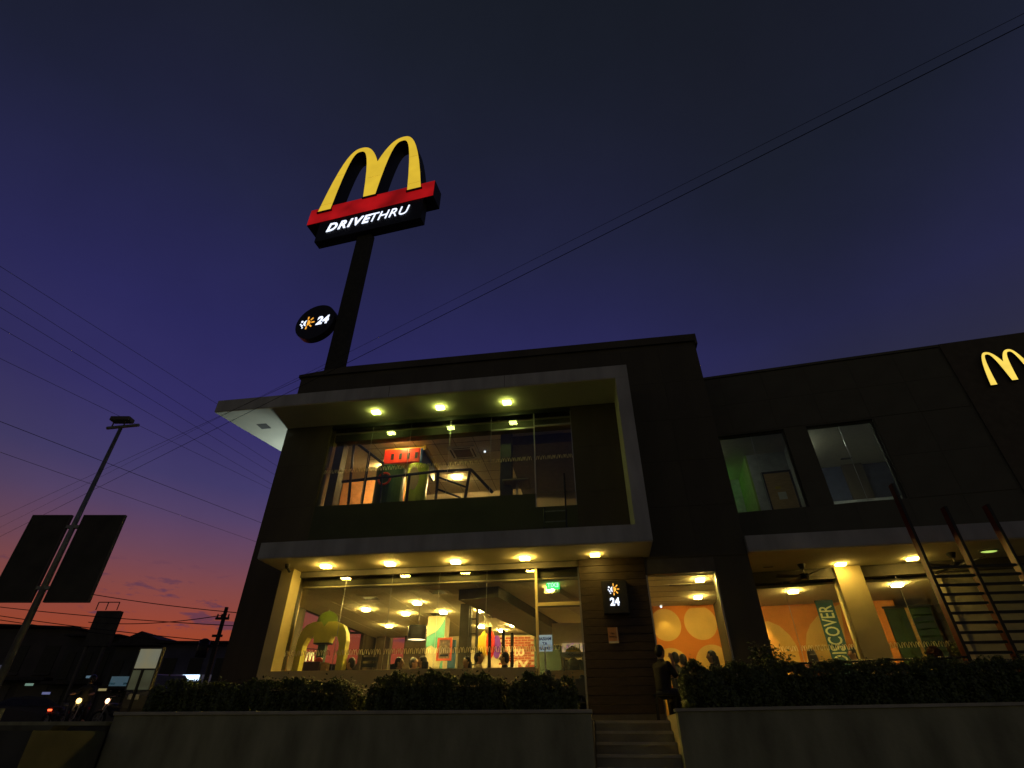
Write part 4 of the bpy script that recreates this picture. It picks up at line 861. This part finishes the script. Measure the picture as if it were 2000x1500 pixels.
def hair_mesh(kind, j, lean, pose):
    k_ = (kind, pose)
    if k_ in HAIR: return HAIR[k_]
    q = MB(); h = j['hd']
    q.ball((0, lean-.002, h+.03), (.09, .10, .108), 16, 10); q.ball((0, lean-.035, h-.01), (.085, .075, .10))
    if kind == 'long':
        q.tube((0, lean-.05, h), (0, lean-.08, h-.30), .085, .075, 14); q.ball((0, lean-.08, h-.30), (.085, .05, .07))
        for s_ in (-1, 1): q.tube((s_*.07, lean-.01, h+.02), (s_*.085, lean-.02, h-.2), .03, .026, 8)
    if kind == 'bun': q.ball((0, lean-.11, h+.07), .05)
    if kind == 'helmet': q.ball((0, lean+.01, h+.02), (.128, .145, .145), 18, 12)
    if kind == 'cap': q.tube((0, lean+.06, h+.06), (0, lean+.17, h+.05), .07, .05, 10)
    m_ = remesh(q, .011, 3)
    if kind in ('short', 'long', 'bun', 'cap'):    # keep the face clear
        bm = bmesh.new(); bm.from_mesh(m_)
        for v in bm.verts:
            if v.co.y > lean+.055 and v.co.z < h+.06: v.co.y = min(v.co.y, lean+.045)
        bm.to_mesh(m_); bm.free()
    HAIR[k_] = m_; return m_
m_skin = mat('skin', (.42, .24, .14), .55, var=.06); m_hair = mat('black_hair', (.012, .010, .009), .4, var=.3, vscale=60)
PEOPLE = [0]
def person(label, loc, rz, pose='seat', hair='short', shirt=(.05, .05, .06), trousers=(.03, .035, .05), scale=1., group=None, drop=0.):
    b, s_, t_, j, lean = body_mesh(pose); PEOPLE[0] += 1
    o = link('person', b.copy(), None, loc, rz); o.data.materials.append(m_skin); o.scale = (scale,)*3; tag(o, label, 'person', group)
    def kid(n, me, m): me = me.copy(); me.materials.clear(); me.materials.append(m); return link(n, me, o)
    kid('shirt', s_, mat('shirt_%d' % PEOPLE[0], shirt, .85, var=.15, vscale=20)); kid('trousers', t_, mat('trousers_%d' % PEOPLE[0], trousers, .9, var=.15, vscale=20))
    kid('helmet' if hair == 'helmet' else 'hair', hair_mesh(hair, j, lean, pose), m_blackgl if hair == 'helmet' else m_hair); return o
def seatp(label, px, py, d, turn, fr=M, hair='short', shirt=(.05, .05, .06), pose='seat', scale=None, chair=True, base=ZP+.02, lab2=None, cl=None):
    """px,py: top of the head"""
    s_, z_ = fr.at(px, py, d); p = fr.P(s_, d, base); h = z_-base; top = {'seat': 1.36, 'phone': 1.36, 'stand': 1.75}[pose]
    sc_ = max(.86, min(1.12, h/top)) if scale is None else scale; p.z = z_-top*sc_ if abs(z_-top*sc_-base) < .35 else base
    o = person(label, p, turn-fr.a, pose, hair, shirt, scale=sc_)
    if chair and pose != 'stand':
        f = Vector((-math.sin(turn-fr.a), math.cos(turn-fr.a), 0))
        c = thing('chair', 'dark chair '+(lab2 or cl), 'chair', (p.x, p.y, base), turn-fr.a, 'dining chairs')
        hgt = .43*sc_+max(0, p.z-base)
        box('seat', m_black, c, -.2, .2, -.22, .22, hgt-.05, hgt, bev=.01); box('backrest', m_black, c, -.2, .2, -.26, -.22, hgt+.12, hgt+.42, bev=.01)
        for a in (-.18, .18):
            for b in (-.21, .2): q = MB(); q.tube((a, b, 0), (a, b, hgt-.05), .014); q.build('leg', m_blackgl, c)
            q = MB(); q.tube((a, -.21, hgt), (a, -.25, hgt+.4), .014); q.build('back_post', m_blackgl, c)
    return o
PI = math.pi
seatp('capped person in dark top at the left ground-floor window', 690, 1284, 2.3, PI/2, shirt=(.30, .28, .18), hair='short', cl='at the left end of the ground-floor window')
seatp('dark haired person bent low right of the high chair', 778, 1283, 2.6, -PI/2, shirt=(.06, .05, .05), cl='right of the high chair')
seatp('person in white shirt facing left of the mural column', 806, 1284, 4.2, -PI/2, shirt=(.75, .72, .66), cl='of the white-shirted diner by the mural column')
seatp('long haired person in pale top with back turned by the mural column', 829, 1281, 3.2, PI*.6, hair='long', shirt=(.70, .62, .46), cl='of the long haired diner by the mural column')
seatp('person in pink top beside the lattice column', 914, 1282, 2.6, 2.6, hair='long', shirt=(.65, .22, .18), cl='beside the lattice column')
seatp('person in cream shirt leaning beside the hanging yellow cut-out', 933, 1271, 2.5, -PI/2, shirt=(.78, .60, .34), cl='under the hanging yellow cut-out')
seatp('large dark silhouetted person before the brick wall', 989, 1273, 1.95, PI/2, shirt=(.03, .03, .04), cl='before the brick wall')
seatp('person in mustard top low behind the entrance door', 1070, 1308, 2.0, .2, shirt=(.70, .40, .05), hair='cap', cl='low behind the entrance door')
seatp('person in navy top at the right edge of the entrance door', 1137, 1318, 2.3, .2, shirt=(.03, .04, .14), cl='at the right edge of the entrance door')
seatp('standing crew person in dark uniform behind the entrance door', 1118, 1262, 4.2, PI, pose='stand', shirt=(.05, .06, .05), chair=False, scale=1.0)
seatp('large silhouetted person holding a phone at the orange window edge', 1284, 1259, .45, -.9, pose='phone', shirt=(.02, .02, .02), base=ZP, chair=False)
sx_, zz_ = M.at(1284, 1259, .45)
stl = thing('stool', 'low stool of the phone holder before the orange window', 'stool', M.P(sx_, .45, ZP), -M.a)
box('seat', m_black, stl, -.18, .18, -.18, .18, .40, .44, bev=.01)
for a in (-.15, .15):
    for b in (-.15, .15): q = MB(); q.tube((a*1.1, b*1.1, 0), (a, b, .4), .014); q.build('leg', m_blackgl, stl)
seatp('silhouetted person in the middle of the orange bay', 1318, 1273, 1.9, .3, shirt=(.03, .03, .03), cl='in the middle of the orange bay')
seatp('smaller silhouetted person next to the bay middle', 1333, 1277, 2.35, .2, shirt=(.03, .03, .03), cl='furthest back in the orange bay')
seatp('long haired silhouetted person at the right of the orange bay', 1391, 1270, 1.9, PI/2, hair='long', shirt=(.03, .03, .03), cl='at the right of the orange bay')
seatp('long haired person seen from behind inside the wing', 1583, 1267, .9, .15, fr=W, hair='long', shirt=(.30, .10, .10), cl='of the long haired diner inside the wing')
seatp('person in pale top leaning by the wing column', 1667, 1264, .8, PI/2, fr=W, shirt=(.60, .45, .38), cl='by the wing column')
for i, (s_, d_) in enumerate(((-2.75, 3.5), (-1.25, 2.35), (3.85, 2.3))):
    t = thing('dining_table', ['square dining table by the mural column', 'square dining table before the brick wall', 'square dining table in the orange bay'][i], 'table', M.P(s_, d_, ZP+.02), -M.a, 'dining tables')
    box('table_top', m_wood, t, -.3, .3, -.3, .3, .71, .75, bev=.008); q = MB(); q.tube((0, 0, .02), (0, 0, .71), .03); q.build('pedestal', m_black, t); q = MB(); q.tube((0, 0, 0), (0, 0, .025), .22, .2, 18); q.build('foot_plate', m_black, t)
hc = thing('high_chair', 'black high chair back standing left of the seated diners', 'chair', M.P(*[M.at(731, 1275, 2.5)[0], 2.5], ZP+.02), -M.a)
zt = M.at(731, 1272, 2.5)[1]-ZP-.02
box('seat', m_black, hc, -.2, .2, -.2, .2, .70, .75, bev=.01)
for a in (-.18, .18):
    for b in (-.18, .18): q = MB(); q.tube((a*1.15, b*1.15, 0), (a, b, .7), .018); q.build('leg', m_black, hc)
    q = MB(); q.tube((a, -.18, .75), (a*1.1, -.22, zt), .018); q.build('back_post', m_black, hc)
for k in range(3): box('back_slat', m_black, hc, -.19, .19, -.215, -.195, zt-.1-.13*k, zt-.02-.13*k)

# ------------------------------------------------------------------ far left: lamp post, board, vehicles, town
lp = thing('lamp_post', 'tall grey lamp post with two large dark panels at left', 'lamp post', atD(6, 1400, 14.0)*1.0, 0); base = atD(6, 1400, 14.0); lp.location = (base.x-.02, 14.0, ZP)
top = atD(238, 832, 14.0); bx = lp.location.x
lp.location.x = top.x; bx = top.x
q = MB(); q.box(-.25, .25, -.25, .25, 0, .32); q.build('pedestal', m_conc, lp)
q = MB(); q.smooth = True; q.tube((0, 0, .3), (0, 0, 9.3-ZP), .09, .05, 16); q.build('pole', m_steel, lp)
ca = MB(); ca.tube((-.42, 0, 9.3-ZP), (.55, -.05, 9.38-ZP), .05, .05, 8); ca.build('cross_arm', m_steel, lp)
h = MB(); h.bbox(-.38, .22, -.14, .14, 9.52-ZP, 9.66-ZP, b=.03); h.tube((-.3, 0, 9.3-ZP), (-.3, 0, 9.55-ZP), .02); h.tube((.05, 0, 9.33-ZP), (.05, 0, 9.55-ZP), .02); h.build('lamp_head', m_grey, lp)
for lab, x0, x1 in (('banner_panel', -1.22, -.19), ('banner_panel', .2, 1.3)):
    p_ = box(lab, mat('panel_back', (.075, .07, .055), .8, var=.2, vscale=2), lp, x0, x1, -.03, .03, 4.28-ZP, 6.5-ZP, bev=.01)
    fr = MB(); fr.box(x0-.03, x0, -.04, .04, 4.25-ZP, 6.53-ZP); fr.box(x1, x1+.03, -.04, .04, 4.25-ZP, 6.53-ZP); fr.box(x0, x1, -.04, .04, 6.5-ZP, 6.53-ZP); fr.box(x0, x1, -.04, .04, 4.25-ZP, 4.28-ZP); fr.build('panel_frame', m_grey, p_)
for z in (4.6, 6.2): box('bracket', m_steel, lp, -.16, .18, -.05, .05, z-ZP-.04, z-ZP+.04)
c0 = atD(284, 1308, 10.9)
ib = thing('info_board', 'small two-part board on a thin post at the left end of the hedge', 'sign', (c0.x, 10.9, ZP), 0)
up = c0.z-ZP
box('upper_panel', print_mat('board_glow', (.24, .30, .27), (.38, .34, .2), 2.2, .42), ib, -.20, .20, -.03, .03, up+.02, up+.34); box('lower_panel', print_mat('board_glow_dim', (.16, .18, .10), (.09, .09, .05), 3, .34), ib, -.20, .20, -.03, .03, up-.32, up-.01)  # uneven panel colours imitate reflections on the board
fr = MB(); fr.box(-.225, -.202, -.04, .04, up-.34, up+.37); fr.box(.202, .225, -.04, .04, up-.34, up+.37); fr.box(-.20, .20, -.04, .04, up+.342, up+.37); fr.box(-.20, .20, -.04, .04, up-.009, up+.018); fr.box(-.20, .20, -.04, .04, up-.34, up-.321); fr.build('frame', m_grey, ib)
q = MB(); q.tube((.0, -.072, 0), (.0, -.072, up), .026); q.build('post', m_blackgl, ib)

def motorcycle(label, loc, rz, head=None, tail=None, group='motorcycles on the drive'):
    t = thing('motorcycle', label, 'motorcycle', loc, rz, group)
    for y in (-.62, .62):
        w_ = MB(); w_.smooth = True; w_.torus((0, y, .29), .24, .05, 'x'); w_ = w_.build('wheel', m_rubber, t); q = MB(); q.torus((0, y, .29), .17, .014, 'x', 20, 6)
        for k in range(5): a = k*2*PI/5; q.tube((0, y, .29), (0, y+.17*math.cos(a), .29+.17*math.sin(a)), .012)
        q.build('rim', m_steel, w_)
    q = MB(); q.smooth = True; q.tube((0, -.45, .55), (0, .25, .50), .13, .12, 14); q.ball((0, .25, .68), (.13, .24, .13)); q.tube((0, .45, .72), (0, .1, .4), .06, .1); q.build('body', mat('bike_paint', (.04, .04, .05), .25, var=.1), t)
    q = MB(); q.bbox(-.12, .12, -.62, .08, .72, .80, b=.03); q.build('seat', m_black, t)
    q = MB(); q.tube((-.09, .62, .29), (-.07, .42, .95), .022); q.tube((.09, .62, .29), (.07, .42, .95), .022); q.build('fork', m_steel, t)
    q = MB(); q.tube((-.34, .36, 1.02), (.34, .36, 1.02), .014); q.tube((-.34, .36, 1.02), (-.36, .26, 1.01), .018); q.tube((.34, .36, 1.02), (.36, .26, 1.01), .018); q.build('handlebar', m_black, t)
    for s_ in (-1, 1): q = MB(); q.tube((s_*.25, .38, 1.02), (s_*.3, .36, 1.18), .006); q.ball((s_*.3, .36, 1.2), (.05, .015, .035)); q.build('mirror', m_black, t)
    q = MB(); q.smooth = True; q.ball((0, .5, .86), (.09, .07, .09)); q.build('headlight', emit('headlight_'+label[:6], head, 4) if head else m_steel, t)
    q = MB(); q.bbox(-.07, .07, -.66, -.6, .62, .69, b=.01); q.build('tail_light', emit('tail_'+label[:6], tail, 4) if tail else m_redp, t)
    return t
p = atD(160, 1380, 23.5); loc = (p.x, 23.5, ZP)
motorcycle('dark motorcycle with lit headlight carrying a helmeted rider at far left', loc, R(196), (1, .62, .18))
person('helmeted person riding the lit motorcycle at far left', (loc[0], loc[1]+.1, ZP+.0), R(196), 'ride', 'helmet', (.05, .05, .045), (.03, .03, .04), 1.05)
p2 = atD(172, 1369, 22.6)
t = motorcycle('second motorcycle with reddish lamp just behind the lit one', (p2.x+.6, 23.6, ZP), R(150), (1, .5, .28))
p3 = atD(95, 1382, 26); motorcycle('third motorcycle showing only its red tail light', (p3.x, 26.6, ZP), R(10), None, (1, .08, .02))
def car(label, loc, rz, col):
    t = thing('parked_car', label, 'car', loc, rz)
    prof = [(-2.1, .45), (-2.15, .75), (-1.95, .98), (-1.2, 1.05), (-.6, 1.42), (.1, 1.50), (.9, 1.45), (1.75, 1.0), (2.1, .95), (2.15, .5), (2.05, .3), (-2.0, .3)]
    q = MB(); vs = []; n = len(prof)
    for i, yy in enumerate((-.82, -.78, .78, .82)):
        k = 1 if i in (1, 2) else .0
        for x, z in prof: vs.append((x, yy*(1 if z < 1.06 else .84), z if k else z-.04*(z > .9)))
    fs = []
    for a in range(3):
        for i in range(n): fs.append((a*n+i, a*n+(i+1) % n, (a+1)*n+(i+1) % n, (a+1)*n+i))
    fs += [tuple(range(n)), tuple(range(4*n-1, 3*n-1, -1))]; q.add(vs, fs); q.smooth = False; q.build('body', mat('car_'+label[:5], col, .45, 0., var=.05), t)
    for sgn in (-1, 1):
        q = MB(); q.add([(-1.05, sgn*.815, 1.03), (-.55, sgn*.72, 1.36), (.2, sgn*.715, 1.42), (.9, sgn*.72, 1.38), (1.5, sgn*.815, 1.03)], [(0, 1, 2, 3, 4)]); q.prism([(0, 0), (.001, 0), (0, .001)], 0, .001); q.build('side_window', m_blackgl, t)
        for x in (-1.35, 1.35): w_ = MB(); w_.smooth = True; w_.torus((x, sgn*.76, .32), .23, .09, 'y'); w_ = w_.build('wheel', m_rubber, t); q = MB(); q.tube((x, sgn*.80, .32), (x, sgn*.84, .32), .19, .17, 16); q.build('rim', m_steel, w_)
        q = MB(); q.bbox(-2.16, -2.08, sgn*.6-.14, sgn*.6+.14, .66, .8, b=.02); q.build('headlight', m_white, t); q = MB(); q.bbox(2.1, 2.17, sgn*.62-.12, sgn*.62+.12, .72, .88, b=.02); q.build('tail_light', m_redp, t)
    return t
pc = atD(318, 1322, 20); car('rounded grey car roof showing above the left hedge', (pc.x, 20, ZP), R(121), (.07, .07, .085))
pc = atD(70, 1340, 32); car('dark van-like car parked beyond the motorcycles', (pc.x-1, 33, ZP), R(35), (.05, .05, .06))

def house(label, px0, px1, py_top, D, depth, col, gable=0., py_top2=None, windows=0, shutters=0, lit=None, name='town_building'):
    a = atD(px0, py_top, D); b = atD(px1, py_top2 or py_top, D); x0, x1 = a.x, b.x; h0 = a.z-ZP; h1 = b.z-ZP
    t = thing(name, label, 'building', ((x0+x1)/2, D, ZP), 0); w = (x1-x0)/2
    m = mat('facade_'+label[:18], col, .9, var=.2, vscale=.7); hb = min(h0, h1)
    box('wall', m, t, -w, w, 0, depth, 0, hb-.02)
    rm = mat('roof_sheet', (.05, .045, .04), .8, var=.2)
    q = MB()
    if gable: q.add([(-w-.3, -.4, hb), (w+.3, -.4, hb), (w+.3, depth+.3, hb), (-w-.3, depth+.3, hb), (-w*.1, -.4, hb+gable), (-w*.1, depth+.3, hb+gable)], [(0, 1, 4), (3, 5, 2), (0, 4, 5, 3), (1, 2, 5, 4), (0, 3, 2, 1)])
    else: q.add([(-w-.25, -.5, h0-.02), (w+.25, -.5, h1-.02), (w+.25, depth+.3, h1+.1), (-w-.25, depth+.3, h0+.1), (-w-.25, -.5, h0+.1), (w+.25, -.5, h1+.1), (w+.25, depth+.3, h1+.22), (-w-.25, depth+.3, h0+.22)], [(0,3,2,1),(4,5,6,7),(0,1,5,4),(1,2,6,5),(2,3,7,6),(3,0,4,7)])
    q.build('roof', rm, t)
    for k in range(windows):
        cx = -w+2*w*(k+.5)/windows; win = box('window', m_black, t, cx-w/windows*.5, cx+w/windows*.5, -.04, -.003, hb*.55, hb*.82); box('sill', m, win, cx-w/windows*.55, cx+w/windows*.55, -.12, -.042, hb*.52, hb*.545)
    for k in range(shutters):
        cx = -w+2*w*(k+.5)/shutters; box('shutter', m_grey, t, cx-w/shutters*.8, cx+w/shutters*.8, -.05, -.004, .05, hb*.42)
    box('awning', rm, t, -w, w, -1.1, -.002, hb*.46, hb*.49)
    if lit: s_ = box('shop_sign', lit, t, -w*.7, w*.5, -.12, -.06, hb*.5, hb*.62)
    return t
house('dark long roofed shop row at far left', -260, 150, 1213, 46, 12, (.10, .09, .08), py_top2=1228, windows=7, shutters=6, lit=emit('sign_dim_blue', (.05, .07, .16), .25))
house('dark shop block behind the billboard', 140, 235, 1243, 44, 10, (.08, .08, .07), windows=3, shutters=3)
house('gabled dark house behind the info board', 228, 330, 1262, 40, 9, (.09, .09, .08), gable=.9, windows=3, shutters=2, lit=emit('sign_dim_teal', (.06, .16, .22), .3))
house('flat dark shop with pale fascia behind the car', 318, 470, 1257, 38, 9, (.12, .12, .17), windows=3, shutters=3, lit=emit('sign_dim_violet', (.05, .05, .10), .25))
house('low dark building beyond the side windows', 500, 800, 1300, 60, 12, (.08, .08, .08), windows=6, shutters=5)
sl_ = thing('shop_light', 'small bright bluish shop light left of the block', 'lamp', atD(372, 1324, 26), 0); box('tube', emit('shop_tube', (.55, .75, 1), 2.2), sl_, -.35, .35, -.05, .05, -.12, .12); box('housing', m_grey, sl_, -.4, .4, .051, .15, -.14, .14)
for px, py, lab, col in ((57, 1337, 'faint greenish shop lamp behind the lamp post', (.5, .9, .7)), (90, 1354, 'faint violet shop lamp beyond the motorcycles', (.4, .45, 1)), (200, 1347, 'faint yellow lamp right of the rider', (1, .8, .3)), (176, 1322, 'faint blue shop window lamp behind the rider', (.25, .5, .7))):
    t = thing('shop_lamp', lab, 'lamp', atD(px, py, 36), 0, 'faint lamps of the far shops'); box('tube', emit('shop_'+lab[6:18], col, .22), t, -.22, .22, -.04, .04, -.06, .06); box('housing', m_grey, t, -.26, .26, .041, .12, -.08, .08)
bb = thing('rooftop_billboard', 'dark narrow billboard with railing above the far roofs', 'billboard', (atD(180, 1270, 42).x, 42, ZP), 0)
a = atD(180, 1193, 42); b = atD(213, 1193, 42); c = atD(160, 1262, 42); w = (b.x-a.x)/2
box('panel', MATS['panel_back'], bb, -w-.2, w+.3, 0, .4, c.z-ZP, a.z-ZP)
fr = MB()
for x in (-w-.1, 0, w+.2): fr.tube((x, -.3, a.z-ZP), (x, -.3, a.z-ZP+.55), .035, .035, 6)
fr.tube((-w-.1, -.3, a.z-ZP+.55), (w+.2, -.3, a.z-ZP+.55), .035, .035, 6); fr.build('top_railing', m_grey, bb)
for x in (-w, w): q = MB(); q.tube((x, .2, 0), (x, .2, c.z-ZP), .12, .12, 8); q.build('leg', m_grey, bb)
up_ = atD(443, 1186, 32); u = thing('utility_pole', 'dark utility pole with transformer can left of the block', 'utility pole', (up_.x, 32, ZP), 0); h = up_.z-ZP
q = MB(); q.tube((0, 0, 0), (0, 0, h), .16, .10, 12); q.build('pole', m_black, u)
for k, z in enumerate((h-.6, h-1.5)): q = MB(); q.box(-.45+.1*k, .3-.1*k, -.06, .06, z-.06, z+.06); q.build('cross_arm', m_black, u)
for x in (-.38, -.15, .25): q = MB(); q.tube((x, 0, h-.54), (x, 0, h-.36), .05, .035, 8); q.build('insulator', m_grey, u)
q = MB(); q.smooth = True; q.tube((-.62, -.1, h-2.6), (-.62, -.1, h-1.75), .28, .28, 18); q.tube((-.62, -.1, h-1.75), (-.62, -.1, h-1.65), .28, .1, 18); q.build('transformer_can', m_black, u); box('bracket', m_black, u, -.5, -.05, -.05, .05, h-2.1, h-1.95)
pp = atD(680, 1238, 38); u2 = thing('utility_pole', 'distant utility pole seen through the dining room windows', 'utility pole', (pp.x, 38, ZP), 0); h = pp.z-ZP+1
q = MB(); q.tube((0, 0, 0), (0, 0, h), .15, .10, 12); q.build('pole', m_black, u2); q = MB(); q.box(-.9, .9, -.06, .06, h-1, h-.88); q.build('cross_arm', m_black, u2)

# ------------------------------------------------------------------ overhead wires
m_wire = mat('cable', (.05, .05, .05), 1., var=.1, spec=0)
def wire(label, a, b, r, sag, group):
    a = Vector(a); b = Vector(b); n = 24; q = MB(); pts = [a+(b-a)*(i/n)+Vector((0, 0, -sag*4*(i/n)*(1-i/n))) for i in range(n+1)]
    for p0, p1 in zip(pts[:-1], pts[1:]): q.tube(p0, p1, r, r, 6, False)
    o = q.build('overhead_wire', m_wire, None); tag(o, label, 'wire', group)
def side_wire(label, p0, p1, s, r):
    def at_s(px, py):
        v = ray(px, py); t = (s-(EYEV-M.o).dot(M.r))/v.dot(M.r); return EYEV+v*t
    a, b = at_s(*p0), at_s(*p1); e = (b-a); wire(label, a-e*.5, b+e*1.2, r, .0, 'wires along the side street')
for i, (lab, p0, p1, s) in enumerate((('uppermost side-street wire passing the canopy corner', (0, 520), (410, 780), -14), ('second side-street wire from the top', (0, 565), (533, 905), -14.3), ('third side-street wire from the top', (0, 600), (533, 925), -14.6), ('fourth side-street wire from the top', (0, 640), (530, 945), -15), ('side-street wire crossing the lamp head', (0, 700), (528, 955), -15), ('thick side-street wire above the two panels', (0, 823), (510, 1021), -14), ('lowest side-street wire just above the panels', (0, 883), (500, 1058), -14))):
    side_wire(lab, p0, p1, s, .006 if i != 5 else .008)
for lab, p0, p1, r, z0, z1 in (('thick twin service cable rising across the sky to upper right', (0, 1048), (2000, 48), .0055, 7.9, 7.9), ('thin service cable just above the thick one', (0, 1030), (2000, 26), .003, 7.9, 7.9), ('third faint cable beside the lamp post', (0, 1010), (640, 716), .004, 7.8, 7.9)):
    a = onz(*p0, z0); b = onz(*p1, z1); e = b-a
    wire(lab, a-e*.3, b+e*.05 if 'third' not in lab else b, r, .0, 'service cables crossing the street')
for lab, p0, p1 in (('upper far wire over the sunset', (150, 1150), (470, 1192)), ('middle far wire over the sunset', (0, 1180), (480, 1218)), ('lower far wire skimming the roofs', (0, 1197), (480, 1252)), ('lowest far wire near the transformer', (0, 1205), (480, 1260)), ('slanting far wire ending at the transformer pole', (230, 1212), (443, 1200))):
    a = atD(*p0, 34); b = atD(*p1, 31); e = b-a; wire(lab, a-e*.3, b+(e*.25 if 'slanting' not in lab else e*0), .022, .25, 'far street wires')
